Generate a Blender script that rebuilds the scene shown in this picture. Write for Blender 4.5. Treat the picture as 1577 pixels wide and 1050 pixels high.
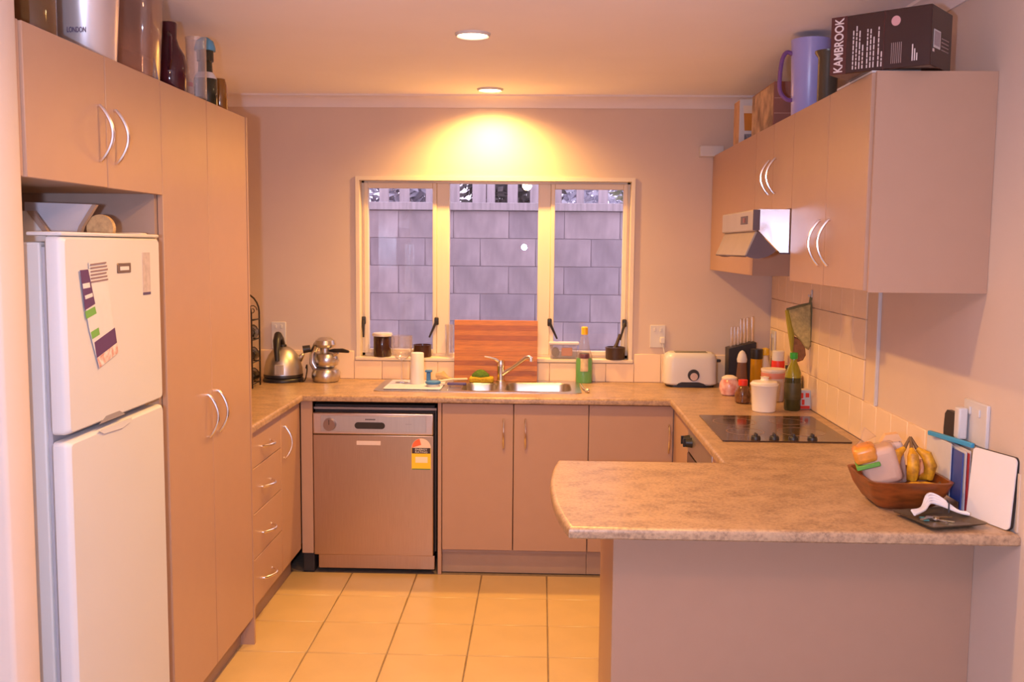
import bpy, bmesh, math, random
from math import pi, sin, cos, radians
from mathutils import Vector, Matrix
from mathutils.geometry import tessellate_polygon
random.seed(4)
for o in list(bpy.data.objects): bpy.data.objects.remove(o, do_unlink=True)
sc = bpy.context.scene
COL = sc.collection

# ------------------------------------------------------------------ camera, world, lights, exposure
CAM = Vector((1.6561, -5.335, 1.6314))
cd = bpy.data.cameras.new('camera'); cam = bpy.data.objects.new('camera', cd); COL.objects.link(cam)
cd.sensor_fit = 'HORIZONTAL'; cd.sensor_width = 36.0; cd.lens = 1513.79/1577*36.0; cd.clip_start = 0.02
yaw, pit, rol = -.0289, -.0961, .0088
F_ = Vector((sin(yaw)*cos(pit), cos(yaw)*cos(pit), sin(pit))); R0 = Vector((cos(yaw), -sin(yaw), 0)); U0 = R0.cross(F_)
R_ = R0*cos(rol)+U0*sin(rol); U_ = U0*cos(rol)-R0*sin(rol)
cam.matrix_world = Matrix(((R_.x, U_.x, -F_.x, CAM.x), (R_.y, U_.y, -F_.y, CAM.y), (R_.z, U_.z, -F_.z, CAM.z), (0, 0, 0, 1)))
sc.camera = cam
sc.view_settings.view_transform = 'Standard'; sc.view_settings.look = 'None'
sc.view_settings.exposure = 0.0; sc.view_settings.gamma = 1.0; sc.view_settings.use_curve_mapping = False

w = bpy.data.worlds.new('overcast_sky'); sc.world = w; w.use_nodes = True
bgn = w.node_tree.nodes['Background']; bgn.inputs[0].default_value = (.86, .74, .93, 1); bgn.inputs[1].default_value = 2.2

WARM = (1.0, .53, .125)
DOWN_W = 115.0
CEIL = 2.4275
def lamp(kind, name, loc, color, watts, radius, **k):
    l = bpy.data.lights.new(name, kind); l.color = color; l.energy = watts; l.shadow_soft_size = radius
    for a, b in k.items(): setattr(l, a, b)
    o = bpy.data.objects.new(name, l); COL.objects.link(o); o.location = loc; return o
# the camera's own flash, just above-left of the lens
lamp('POINT', 'camera_flash', CAM+Vector((-.19, .0, -.01)), (.565, .68, 1.0), 150.0, .03)

# ------------------------------------------------------------------ materials
MATS = {}
def nodes_of(m): return m.node_tree.nodes, m.node_tree.links
def mat(name, col, rough=.5, metal=0.0, var=0.0, scale=8.0, bump=0.0, bscale=60.0, emit=0.0, spec=.5, coat=0.0, stretch=None, col2=None):
    if name in MATS: return MATS[name]
    m = bpy.data.materials.new(name); m.use_nodes = True; n, l = nodes_of(m); b = n['Principled BSDF']
    b.inputs['Base Color'].default_value = (*col, 1); b.inputs['Roughness'].default_value = rough; b.inputs['Metallic'].default_value = metal
    b.inputs['Specular IOR Level'].default_value = spec; b.inputs['Coat Weight'].default_value = coat
    if emit: b.inputs['Emission Color'].default_value = (*col, 1); b.inputs['Emission Strength'].default_value = emit
    tc = n.new('ShaderNodeTexCoord'); vec = tc.outputs['Object']
    if stretch:
        mp = n.new('ShaderNodeMapping'); mp.inputs['Scale'].default_value = stretch; l.new(vec, mp.inputs['Vector']); vec = mp.outputs['Vector']
    c2 = col2 if col2 else tuple(max(0, c*(1-var)) for c in col)
    t = n.new('ShaderNodeTexNoise'); t.inputs['Scale'].default_value = scale; t.inputs['Detail'].default_value = 4; l.new(vec, t.inputs['Vector'])
    r = n.new('ShaderNodeValToRGB'); r.color_ramp.elements[0].position = .35; r.color_ramp.elements[1].position = .65
    r.color_ramp.elements[0].color = (*c2, 1); r.color_ramp.elements[1].color = (*col, 1)
    l.new(t.outputs['Fac'], r.inputs['Fac']); l.new(r.outputs['Color'], b.inputs['Base Color'])
    if bump:
        t2 = n.new('ShaderNodeTexNoise'); t2.inputs['Scale'].default_value = bscale; t2.inputs['Detail'].default_value = 3; l.new(vec, t2.inputs['Vector'])
        bp = n.new('ShaderNodeBump'); bp.inputs['Strength'].default_value = bump; bp.inputs['Distance'].default_value = .004
        l.new(t2.outputs['Fac'], bp.inputs['Height']); l.new(bp.outputs['Normal'], b.inputs['Normal'])
    MATS[name] = m; return m
def glass(name, tint=(1, 1, 1), ior=1.45, rough=0.0, haze=0.0, hazecol=(1, 1, 1), edge=5.0, gain=.55):
    if name in MATS: return MATS[name]
    m = bpy.data.materials.new(name); m.use_nodes = True; n, l = nodes_of(m); n.remove(n['Principled BSDF']); out = n['Material Output']
    tr = n.new('ShaderNodeBsdfTransparent'); tr.inputs[0].default_value = (*tint, 1)
    gl = n.new('ShaderNodeBsdfGlossy'); gl.inputs['Roughness'].default_value = rough
    lw = n.new('ShaderNodeLayerWeight'); lw.inputs['Blend'].default_value = .5            # thin-walled pane: Schlick reflectance
    pw = n.new('ShaderNodeMath'); pw.operation = 'POWER'; pw.inputs[1].default_value = edge; l.new(lw.outputs['Facing'], pw.inputs[0])
    fr = n.new('ShaderNodeMath'); fr.operation = 'MULTIPLY_ADD'; r0 = ((ior-1)/(ior+1))**2; fr.inputs[1].default_value = gain*(1-r0); fr.inputs[2].default_value = r0; l.new(pw.outputs[0], fr.inputs[0])
    mx = n.new('ShaderNodeMixShader'); l.new(fr.outputs[0], mx.inputs[0]); l.new(gl.outputs[0], mx.inputs[2])
    if haze:
        df = n.new('ShaderNodeBsdfDiffuse'); df.inputs[0].default_value = (*hazecol, 1)
        m2 = n.new('ShaderNodeMixShader'); m2.inputs[0].default_value = haze; l.new(tr.outputs[0], m2.inputs[1]); l.new(df.outputs[0], m2.inputs[2]); l.new(m2.outputs[0], mx.inputs[1])
    else: l.new(tr.outputs[0], mx.inputs[1])
    l.new(mx.outputs[0], out.inputs['Surface']); MATS[name] = m; return m

WALL = mat('wall_paint', (.685, .54, .455), .75, var=.04, scale=3, bump=.05, bscale=180)
CEILM = mat('ceiling_paint', (.95, .92, .97), .85, var=.03, scale=2)
CORN = mat('cornice_paint', (.80, .72, .72), .6, var=.03)
LAM = mat('beige_laminate', (.465, .282, .192), .38, var=.02, scale=14, bump=.03, bscale=300)
LAMD = mat('laminate_carcass', (.42, .29, .23), .5, var=.05, scale=14)
KICK = mat('kickboard_laminate', (.44, .29, .21), .45, var=.06, scale=10)
CHROME = mat('satin_chrome', (.86, .80, .78), .22, 1.0, var=.04, scale=20)
STEEL = mat('brushed_steel', (.56, .51, .47), .40, 1.0, var=.07, scale=6, stretch=(60, 60, 1.5))
STEELH = mat('hood_steel', (.92, .90, .92), .13, 1.0, var=.05, scale=6, stretch=(2, 2, 80))
SINKS = mat('sink_steel', (.56, .53, .51), .30, 1.0, var=.05, scale=9)
ALU = mat('cast_aluminium', (.66, .63, .62), .30, 1.0, var=.08, scale=12)
BLACK = mat('black_plastic', (.022, .018, .02), .4, var=.2)
DARKV = mat('dark_void', (.03, .022, .022), .7, var=.2)
WHITE = mat('white_plastic', (.68, .64, .63), .35, var=.03)
FRIDGE = mat('fridge_enamel', (.62, .59, .58), .5, var=.02, scale=3, bump=.02, bscale=220)
FSIDE = mat('fridge_side_enamel', (.60, .59, .58), .35, var=.03, scale=3)
PAPER = mat('white_paper', (.66, .62, .61), .7, var=.05, scale=20)
FRAME = mat('cream_window_paint', (.80, .67, .52), .38, var=.03, scale=6)
TILEF = mat('floor_tile_glaze', (.60, .41, .185), .33, var=.07, scale=5, bump=.03, bscale=90)
GROUT = mat('floor_grout', (.27, .19, .13), .85, var=.2, scale=40)
CARPET = mat('carpet', (.45, .36, .29), .95, var=.2, scale=120, bump=.3, bscale=400)
TILEW = mat('wall_tile_glaze', (.90, .68, .48), .28, var=.04, scale=6)
GROUTW = mat('wall_grout', (.74, .56, .41), .8, var=.05)
GLASSW = glass('window_glass', (.96, .96, .98), 1.5)
CLEAR = glass('clear_glass', (.95, .93, .93), 1.6, .06, .10, (.9, .85, .85), 2.2, .75)
AMBERG = glass('amber_glass', (.62, .38, .16), 1.6, .05, .25, (.35, .2, .07), 2.5, .6)
def bench_mat():
    m = bpy.data.materials.new('mottled_bench_laminate'); m.use_nodes = True; n, l = nodes_of(m); b = n['Principled BSDF']
    tc = n.new('ShaderNodeTexCoord'); mp = n.new('ShaderNodeMapping'); mp.inputs['Scale'].default_value = (.9, 1.15, 1); l.new(tc.outputs['Object'], mp.inputs[0])
    a = n.new('ShaderNodeTexNoise'); a.inputs['Scale'].default_value = 95; a.inputs['Detail'].default_value = 6; a.inputs['Roughness'].default_value = .7; l.new(mp.outputs[0], a.inputs['Vector'])
    c = n.new('ShaderNodeTexNoise'); c.inputs['Scale'].default_value = 16; c.inputs['Detail'].default_value = 3; l.new(mp.outputs[0], c.inputs['Vector'])
    r = n.new('ShaderNodeValToRGB'); e = r.color_ramp.elements
    e[0].position = .30; e[0].color = (.16, .095, .065, 1); e[1].position = .70; e[1].color = (.54, .36, .215, 1)
    x = e.new(.44); x.color = (.32, .20, .12, 1); x = e.new(.54); x.color = (.46, .295, .175, 1)
    mm = n.new('ShaderNodeMath'); mm.operation = 'MULTIPLY_ADD'; mm.inputs[1].default_value = .35; l.new(c.outputs['Fac'], mm.inputs[0])
    m3 = n.new('ShaderNodeMath'); m3.operation = 'MULTIPLY'; m3.inputs[1].default_value = .65; l.new(a.outputs['Fac'], m3.inputs[0]); l.new(m3.outputs[0], mm.inputs[2])
    l.new(mm.outputs[0], r.inputs[0]); l.new(r.outputs[0], b.inputs['Base Color']); b.inputs['Roughness'].default_value = .34
    return m
BENCH = bench_mat()

# ------------------------------------------------------------------ mesh helpers
class G:
    def __init__(s): s.v = []; s.f = []; s.flat = set()
    def add(s, v, f):
        n = len(s.v); s.v += [Vector(p) for p in v]; s.f += [tuple(i+n for i in q) for q in f]; return s
    def box(s, x0, y0, z0, x1, y1, z1):
        x0, x1 = sorted((x0, x1)); y0, y1 = sorted((y0, y1)); z0, z1 = sorted((z0, z1))
        return s.add([(x0, y0, z0), (x1, y0, z0), (x1, y1, z0), (x0, y1, z0), (x0, y0, z1), (x1, y0, z1), (x1, y1, z1), (x0, y1, z1)],
                     [(3, 2, 1, 0), (4, 5, 6, 7), (0, 1, 5, 4), (1, 2, 6, 5), (2, 3, 7, 6), (3, 0, 4, 7)])
    def rbox(s, x0, y0, z0, x1, y1, z1, b=.003, seg=2, taper=0.0):
        bm = bmesh.new(); bmesh.ops.create_cube(bm, size=1)
        for v in bm.verts:
            k = 1-(taper if v.co.z < 0 else 0)
            v.co = Vector(((x0+x1)/2+v.co.x*abs(x1-x0)*k, (y0+y1)/2+v.co.y*abs(y1-y0)*k, (z0+z1)/2+v.co.z*abs(z1-z0)))
        bmesh.ops.bevel(bm, geom=bm.edges[:], offset=b, segments=seg, profile=.5, affect='EDGES')
        bm.verts.index_update(); bm.normal_update(); n0 = len(s.f)
        s.flat |= {n0+i for i, f in enumerate(bm.faces) if max(abs(c) for c in f.normal) > .999}
        s.add([v.co.copy() for v in bm.verts], [tuple(v.index for v in f.verts) for f in bm.faces]); bm.free(); return s
    def loft(s, loops, cap0=True, cap1=True, closed=True):
        n = len(loops[0]); v = [p for lp in loops for p in lp]; f = []
        for i in range(len(loops)-1):
            for j in range(n if closed else n-1):
                k = (j+1) % n; f.append((i*n+j, i*n+k, (i+1)*n+k, (i+1)*n+j))
        if cap0: f.append(tuple(range(n-1, -1, -1)))
        if cap1: f.append(tuple((len(loops)-1)*n+j for j in range(n)))
        return s.add(v, f)
    def lathe(s, c, prof, seg=24, cap=True, sx=1, sy=1):
        loops = [[(c[0]+max(r, 1e-4)*sx*cos(2*pi*j/seg), c[1]+max(r, 1e-4)*sy*sin(2*pi*j/seg), c[2]+z) for j in range(seg)] for r, z in prof]
        return s.loft(loops, cap, cap)
    def cyl(s, p0, p1, r0, r1=None, seg=18):
        p0, p1 = Vector(p0), Vector(p1); r1 = r0 if r1 is None else r1; d = (p1-p0).normalized()
        a = d.orthogonal().normalized(); b = d.cross(a)
        return s.loft([[p+(a*cos(2*pi*j/seg)+b*sin(2*pi*j/seg))*r for j in range(seg)] for p, r in ((p0, r0), (p1, r1))])
    def tube(s, pts, r, seg=8, radii=None):
        pts = [Vector(p) for p in pts]; loops = []; a = None
        for i, p in enumerate(pts):
            d = (pts[min(i+1, len(pts)-1)]-pts[max(i-1, 0)]).normalized()
            a = d.orthogonal().normalized() if a is None else (a-d*a.dot(d)).normalized()
            b = d.cross(a); q = radii[i] if radii else r
            loops.append([p+(a*cos(2*pi*j/seg)+b*sin(2*pi*j/seg))*q for j in range(seg)])
        return s.loft(loops)
    def prism(s, poly, axis, a, b):
        def mk(p, h): return {'x': (h, p[0], p[1]), 'y': (p[0], h, p[1]), 'z': (p[0], p[1], h)}[axis]
        return s.loft([[mk(p, a) for p in poly], [mk(p, b) for p in poly]])
    def sph(s, c, r, seg=16, rings=10):
        r = (r, r, r) if not hasattr(r, '__len__') else r
        loops = []
        for i in range(rings+1):
            t = -pi/2+pi*i/rings; q = max(cos(t), 1e-3)
            loops.append([(c[0]+r[0]*q*cos(2*pi*j/seg), c[1]+r[1]*q*sin(2*pi*j/seg), c[2]+r[2]*sin(t)) for j in range(seg)])
        return s.loft(loops)
    def ring(s, c, r0, r1, z0, z1, seg=32):
        return s.add([(c[0]+r*cos(2*pi*j/seg), c[1]+r*sin(2*pi*j/seg), z) for r, z in ((r0, z0), (r1, z0), (r1, z1), (r0, z1)) for j in range(seg)],
                     [(a*seg+j, a*seg+(j+1) % seg, ((a+1) % 4)*seg+(j+1) % seg, ((a+1) % 4)*seg+j) for a in range(4) for j in range(seg)])
    def plate(s, outer, holes, z0, z1):
        polys = [outer]+holes
        tri = tessellate_polygon([[Vector((p[0], p[1], 0)) for p in q] for q in polys])
        flat = [p for q in polys for p in q]; n = len(flat)
        v = [(p[0], p[1], z0) for p in flat]+[(p[0], p[1], z1) for p in flat]; f = []
        for t in tri:
            a, b, c = [flat[i] for i in t]
            ccw = (b[0]-a[0])*(c[1]-a[1])-(b[1]-a[1])*(c[0]-a[0]) > 0
            t = tuple(t) if ccw else tuple(reversed(t)); f.append(tuple(i+n for i in t)); f.append(tuple(reversed(t)))
        k = 0
        for q in polys:
            m = len(q)
            for j in range(m): f.append((k+j, k+(j+1) % m, n+k+(j+1) % m, n+k+j))
            k += m
        return s.add(v, f)
    def xf(s, M): s.v = [M @ p for p in s.v]; return s
    def rotz(s, c, ang): return s.xf(Matrix.Translation(c) @ Matrix.Rotation(ang, 4, 'Z') @ Matrix.Translation(-Vector(c)))

def rrect(x0, y0, x1, y1, r, n=5):
    P = []
    for cx, cy, a in ((x1-r, y1-r, 0), (x0+r, y1-r, pi/2), (x0+r, y0+r, pi), (x1-r, y0+r, 1.5*pi)):
        for i in range(n+1): t = a+pi/2*i/n; P.append((cx+r*cos(t), cy+r*sin(t)))
    return P
def inset(poly, d):
    n = len(poly); out = []
    for i in range(n):
        p0, p1, p2 = Vector(poly[i-1]), Vector(poly[i]), Vector(poly[(i+1) % n])
        e1, e2 = (p1-p0).normalized(), (p2-p1).normalized(); n1, n2 = Vector((-e1.y, e1.x)), Vector((-e2.y, e2.x))
        q = p1+(n1+n2)/(1+n1.dot(n2))*d; out.append((q.x, q.y))
    return out
def woff(o):
    t = Vector((0, 0, 0))
    while o: t += o.location; o = o.parent
    return t
def props(o, label=None, cat=None, group=None, kind=None):
    if label: o['label'] = label
    if cat: o['category'] = cat
    if group: o['group'] = group
    if kind: o['kind'] = kind
    return o
def mesh_of(name, verts, faces, m, smooth=True, flat=()):
    me = bpy.data.meshes.new(name); me.from_pydata([tuple(v) for v in verts], [], faces); me.validate()
    bm = bmesh.new(); bm.from_mesh(me); bmesh.ops.recalc_face_normals(bm, faces=bm.faces[:]); bm.to_mesh(me); bm.free()
    me.materials.append(m)
    if smooth:
        me.polygons.foreach_set('use_smooth', [True]*len(me.polygons)); me.set_sharp_from_angle(angle=radians(38))
        me.polygons.foreach_set('use_smooth', [len(p.vertices) < 5 and p.index not in flat for p in me.polygons])
    return me
def part(name, g, m, parent, label=None, kind=None):
    t = woff(parent); o = bpy.data.objects.new(name, mesh_of(name, [v-t for v in g.v], g.f, m, True, g.flat)); COL.objects.link(o); o.parent = parent
    return props(o, label, kind=kind)
def solo(name, g, m, label=None, cat=None, group=None, kind=None):
    xs = [v.x for v in g.v]; ys = [v.y for v in g.v]; zs = [v.z for v in g.v]
    t = Vector(((min(xs)+max(xs))/2, (min(ys)+max(ys))/2, min(zs)))
    o = bpy.data.objects.new(name, mesh_of(name, [v-t for v in g.v], g.f, m, True, g.flat)); COL.objects.link(o); o.location = t
    return props(o, label, cat, group, kind)
def thing(name, loc, label=None, cat=None, group=None, kind=None):
    o = bpy.data.objects.new(name, None); o.empty_display_size = .05; COL.objects.link(o); o.location = loc
    return props(o, label, cat, group, kind)
def text(name, body, size, org, ax, ay, m, parent, width=None, bold=0.0):
    c = bpy.data.curves.new('t', 'FONT'); c.body = body; c.size = size; c.extrude = .0004; c.offset = bold
    tmp = bpy.data.objects.new('t', c); COL.objects.link(tmp); bpy.context.view_layer.update()
    me = bpy.data.meshes.new_from_object(tmp.evaluated_get(bpy.context.evaluated_depsgraph_get()))
    bpy.data.objects.remove(tmp, do_unlink=True)
    ax, ay = Vector(ax).normalized(), Vector(ay).normalized(); az = ax.cross(ay)
    xs = [v.co.x for v in me.vertices]; k = width/(max(xs)-min(xs)) if width else 1; x0 = min(xs)
    g = G(); g.add([Vector(org)+ax*((v.co.x-x0)*k)+ay*v.co.y+az*v.co.z for v in me.vertices], [tuple(p.vertices) for p in me.polygons])
    bpy.data.meshes.remove(me); return part(name, g, m, parent)
def smooth(pts, n=5):
    P = [Vector(p) for p in pts]; Q = [P[0]]+P+[P[-1]]; out = []
    for i in range(1, len(Q)-2):
        a, b, c, d = Q[i-1], Q[i], Q[i+1], Q[i+2]
        for k in range(n):
            t = k/n; out.append(.5*((2*b)+(c-a)*t+(2*a-5*b+4*c-d)*t*t+(3*b-a-3*c+d)*t**3))
    return out+[P[-1]]
def bow(p0, p1, out, h=.032, r=.0052, n=12):
    p0, p1, out = Vector(p0), Vector(p1), Vector(out); P = [p0-out*.001]
    for i in range(n+1):
        t = i/n; P.append(p0.lerp(p1, t)+out*(.006+h*sin(pi*t)**.85))
    P.append(p1-out*.001); return G().tube(P, r, 8)

# ------------------------------------------------------------------ the room
XL, XR, XW, YB, YP, YPF, ZB = .4995, 2.2884, 2.9053, -.614, -1.9975, -2.8153, .9
XWL = -.11; XU, YUN, ZUT, ZUB = 2.5642, -2.5325, 2.1185, 1.5138; ZT = 2.121
YTF, YTN = -1.465, -2.342

floor = solo('floor', G().box(XWL-.1, -3.2, -.06, XW+.1, .14, -.006), GROUT, kind='structure', label='tiled kitchen floor in cream ceramic squares')
ts, tx, ty = .3235, .7311, -.9005
tm = mesh_of('tile', G().rbox(-ts/2+.0022, -ts/2+.0022, -.012, ts/2-.0022, ts/2-.0022, 0, .0025, 1).v, G().rbox(-ts/2+.0022, -ts/2+.0022, -.012, ts/2-.0022, ts/2-.0022, 0, .0025, 1).f, TILEF)
for i in range(-2, 6):
    for j in range(-1, 7):
        if i > 3 and j > 3: continue
        o = bpy.data.objects.new('tile', tm); COL.objects.link(o); o.parent = floor
        o.location = Vector((tx+(i+.5)*ts, ty-(j+.5)*ts, 0))-floor.location
solo('floor', G().box(-2.7, -8.1, -.06, XW+.1, -3.2, -.004), CARPET, kind='structure', label='carpeted living room floor')
solo('ceiling', G().box(-2.7, -8.1, CEIL, XW+.14, .14, CEIL+.06), CEILM, kind='structure')
WX0, WX1, WZ0, WZ1 = .650, 2.155, 1.021, 2.000
solo('wall_back', G().box(XWL-.1, 0, -.06, WX0, .14, CEIL).box(WX1, 0, -.06, XW+.14, .14, CEIL).box(WX0, 0, -.06, WX1, .14, WZ0-.016).box(WX0, 0, WZ1, WX1, .14, CEIL), WALL, kind='structure')
wr = solo('wall_right', G().box(XW, -8.1, -.06, XW+.14, 0, CEIL), WALL, kind='structure')
wl = solo('wall_left', G().box(XWL-.1, -3.15, -.06, XWL, 0, CEIL), WALL, kind='structure')
nb = [(-2.7, -3.268), (.488, -3.268), (.497, -3.263), (.5, -3.256), (.5, -3.165), (.497, -3.157), (.49, -3.152), (-2.7, -3.152)]
solo('wall_partition', G().prism(nb, 'z', -.06, CEIL), WALL, kind='structure')
solo('wall_lounge', G().box(-2.8, -8.1, -.06, -2.7, -3.15, CEIL), WALL, kind='structure')
solo('wall_front', G().box(-2.8, -8.2, -.06, XW+.14, -8.1, CEIL), WALL, kind='structure')
# cornice
cp = [(0, 0), (0, -.063), (.007, -.063), (.010, -.052), (.022, -.030), (.042, -.014), (.056, -.009), (.058, 0)]
solo('trim_1', G().loft([[(x, -a, CEIL+b) for a, b in cp] for x in (XWL, XW)]), CORN, kind='structure', label='white cornice along the back wall')
solo('trim_2', G().loft([[(XW-a, y, CEIL+b) for a, b in cp] for y in (-8.0, 0)]), CORN, kind='structure', label='white cornice along the right wall')
solo('trim_3', G().loft([[(XWL+a, y, CEIL+b) for a, b in cp] for y in (-3.15, 0)]), CORN, kind='structure', label='white cornice along the left wall')
# wall tiles
tw = .155; g0 = G().rbox(-tw/2+.0012, -.0065, 0, tw/2-.0012, 0, tw-.0024, .0015, 1); tmw = mesh_of('tile', g0.v, g0.f, TILEW)
def wall_tile(parent, x, y, z, rot=0.0, sx=1.0, sz=1.0):
    o = bpy.data.objects.new('tile', tmw); COL.objects.link(o); o.parent = parent
    o.location = Vector((x, y, z))-woff(parent); o.rotation_euler = (0, 0, rot); o.scale = (sx, 1, sz)
sb = solo('trim_4', G().box(XWL, -.0035, ZB, XW, 0, 1.000).box(XWL, -.0035, 1.0, WX0-.012, 0, 1.0545).box(WX1+.012, -.0035, 1.0, XW, 0, 1.0545), GROUTW, kind='structure', label='cream tile upstand along the back wall')
for x0, x1, n, zk in ((XWL, WX0-.012, 5, 1), (WX0-.012, WX1+.012, 10, .098/.1526), (WX1+.012, XW-.010, 5, 1)):
    for i in range(n): wall_tile(sb, x0+(i+.5)*(x1-x0)/n, -.0035, ZB+.001, 0, (x1-x0)/n/tw, zk)
sr = solo('trim_5', G().box(XW-.0035, YPF+.02, ZB, XW, -.004, 1.0545).box(XW-.0035, -1.688, 1.0545, XW, -.004, ZUB-.002), GROUTW, kind='structure', label='cream tiled splashback on the right wall')
for r in range(4):
    y = -.012-tw/2
    while y-tw/2 > (-2.80 if r == 0 else -1.70):
        wall_tile(sr, XW-.0035, y, ZB+.001+r*tw, -pi/2, 1, 1 if r < 3 else .94); y -= tw
part('edge_strip', G().rbox(XW-.013, -1.702, 1.0545, XW, -1.692, ZUB-.002, .002), WHITE, sr, 'white tile edge strip')

# ------------------------------------------------------------------ window
win = thing('window_1', (1.4, 0, WZ0), kind='structure', label='cream three-light kitchen window')
L = .02
part('lining', G().box(WX0, -.010, WZ0, WX0+L, .135, WZ1).box(WX1-L, -.010, WZ0, WX1, .135, WZ1).box(WX0+L, -.010, WZ1-L, WX1-L, .135, WZ1), FRAME, win)
part('sill', G().rbox(WX0-.006, -.016, WZ0-.018, WX1+.006, .135, WZ0, .004), FRAME, win)
fz0, fz1 = WZ0+.001, WZ1-L
FX0, FX1 = WX0+L, WX1-L
part('frame', G().box(FX0, .075, fz0, FX0+.014, .125, fz1).box(FX1-.014, .075, fz0, FX1, .125, fz1).box(FX0, .075, fz1-.010, FX1, .125, fz1).box(FX0, .075, fz0, FX1, .125, fz0+.014), FRAME, win)
for a, b in ((1.082, 1.151), (1.637, 1.706)):
    part('mullion', G().rbox(a, .070, fz0+.014, b, .125, fz1-.010, .004), FRAME, win)
def sash(x0, x1):
    z0, z1 = fz0+.014, fz1-.010; s = .022; g = G()
    g.rbox(x0, .062, z0, x0+s, .11, z1, .003).rbox(x1-s, .062, z0, x1, .11, z1, .003).rbox(x0+s, .062, z1-s-.006, x1-s, .11, z1, .003).rbox(x0+s, .062, z0, x1-s, .11, z0+s, .003)
    f = part('sash', g, FRAME, win)
    part('pane', G().box(x0+s, .084, z0+s, x1-s, .088, z1-s-.006), GLASSW, f)
sash(FX0+.014, 1.082); sash(1.706, FX1-.014)
part('pane', G().box(1.151, .096, fz0+.014, 1.637, .100, fz1-.010), GLASSW, win)
for x0, x1, zz in ((.679, .681, 1.125), (1.083, 1.045, 1.128), (1.706, 1.748, 1.128), (2.116, 2.092, 1.125)):
    st = part('window_stay', G().rbox(x0-.012, .048, 1.195, x0+.012, .066, 1.238, .006, 2), BLACK, win)
    part('lever', G().tube([(x0, .052, 1.215), (x0*.7+x1*.3, .040, 1.19), (x1, .036, zz)], .006, 8, [.009, .007, .005]), BLACK, st)

# ------------------------------------------------------------------ outside: block wall, rail, palings, shrubs
BLK = [mat('concrete_block_%s' % n, c, .9, var=.34, scale=3.2, stretch=(2.2, 1, .8), bump=.35, bscale=120) for n, c in (('pale', (.58, .48, .52)), ('mid', (.53, .44, .48)), ('dark', (.49, .41, .46)))]
MORT = mat('mortar', (.40, .34, .38), .95, var=.25, scale=6)
bw = solo('wall_outside', G().box(-.9, 1.8055, -.3, 3.9, 2.0, 1.884), MORT, kind='structure', label='grey concrete block retaining wall outside')
gb = G().rbox(-.1978, 0, 0, .1978, .02, .1955, .0025, 1)
bms = [mesh_of('block', gb.v, gb.f, m) for m in BLK]
for r in range(9):
    z = 1.885-.2*(r+1); off = 1.42 if r % 2 == 0 else 1.214
    for k in range(-6, 6):
        x = off+.2+.4*k
        if -.8 < x < 3.8:
            o = bpy.data.objects.new('block', random.choice(bms)); COL.objects.link(o); o.parent = bw
            o.location = Vector((x, 1.80+random.uniform(-.0015, .0015), z+.0022))-bw.location
solo('ground', G().box(-3, .141, -.36, 6, 6, -.3), mat('soil', (.2, .16, .12), .95, var=.4), kind='structure')
WOODP = mat('weathered_paling', (.58, .50, .54), .85, var=.25, scale=5, stretch=(8, 8, .6), bump=.2, bscale=40)
fence = thing('paling_fence', (1.4, 1.9, 1.885), 'weathered pale timber paling fence on top of the block wall', 'fence')
part('rail', G().rbox(-.9, 1.772, 1.886, 3.9, 1.90, 1.942, .005), WOODP, fence)
part('rail', G().rbox(-.9, 1.90, 2.42, 3.9, 1.94, 2.50, .005), WOODP, fence)
for x, wd in ((-.55, .1), (-.28, .1), (-.02, .1), (.24, .1), (.505, .07), (.655, .075), (.86, .10), (1.02, .075), (1.20, .10), (1.285, .06), (1.443, .075), (1.605, .07), (1.70, .09), (1.775, .05), (1.933, .055), (2.10, .07), (2.30, .1), (2.55, .1), (2.8, .1), (3.05, .1), (3.3, .1), (3.6, .1)):
    part('paling', G().rbox(x-wd/2, 1.868, 1.942, x+wd/2, 1.888, 2.62+random.uniform(-.02, .02), .003, 1), WOODP, fence)
LEAF = [mat('leaf_dark', (.12, .10, .10), .7, var=.3), mat('leaf_olive', (.30, .31, .18), .7, var=.3), mat('leaf_grey', (.46, .43, .52), .7, var=.3), mat('leaf_silver', (.78, .76, .88), .7, var=.25)]
def shrub(cx, cy, cz, rx, rz, m, n, label, seed):
    random.seed(seed); t = thing('shrub', (cx, cy, -.3), label, 'shrub', 'shrubs behind the paling fence')
    g = G()
    for i in range(n):
        th, ph = random.uniform(0, 2*pi), random.uniform(-1, 1); q = random.random()**.4
        p = Vector((cx+rx*q*cos(th)*math.sqrt(1-ph*ph), cy+.3*q*sin(th), cz+rz*q*ph)); d = Vector((random.uniform(-1, 1), random.uniform(-1, 1), random.uniform(-.6, 1))).normalized()
        s = d.orthogonal().normalized()*random.uniform(.018, .032); ln = random.uniform(.08, .14)
        g.add([p, p+d*ln*.5+s, p+d*ln, p+d*ln*.5-s], [(0, 1, 2, 3)])
    part('foliage', g, m, t, kind='stuff')
    part('stem', G().tube([(cx, cy, -.3), (cx+.03, cy, cz*.5), (cx, cy, cz)], .02, 6), mat('bark', (.16, .12, .09), .9, var=.3), t)
shrub(1.40, 2.75, 2.10, .42, .36, LEAF[0], 900, 'dark shrub behind the middle of the paling fence', 1)
shrub(.50, 3.5, 2.16, .42, .36, LEAF[2], 1000, 'grey shrub behind the left end of the paling fence', 2)
shrub(2.62, 2.6, 2.12, .38, .36, LEAF[1], 800, 'olive green shrub behind the right end of the paling fence', 3)
shrub(2.02, 3.55, 2.18, .46, .36, LEAF[3], 800, 'grey shrub added to mute the sky behind the right part of the paling fence', 5)  # added so less bright sky shows through the fence gaps
random.seed(9)

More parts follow.
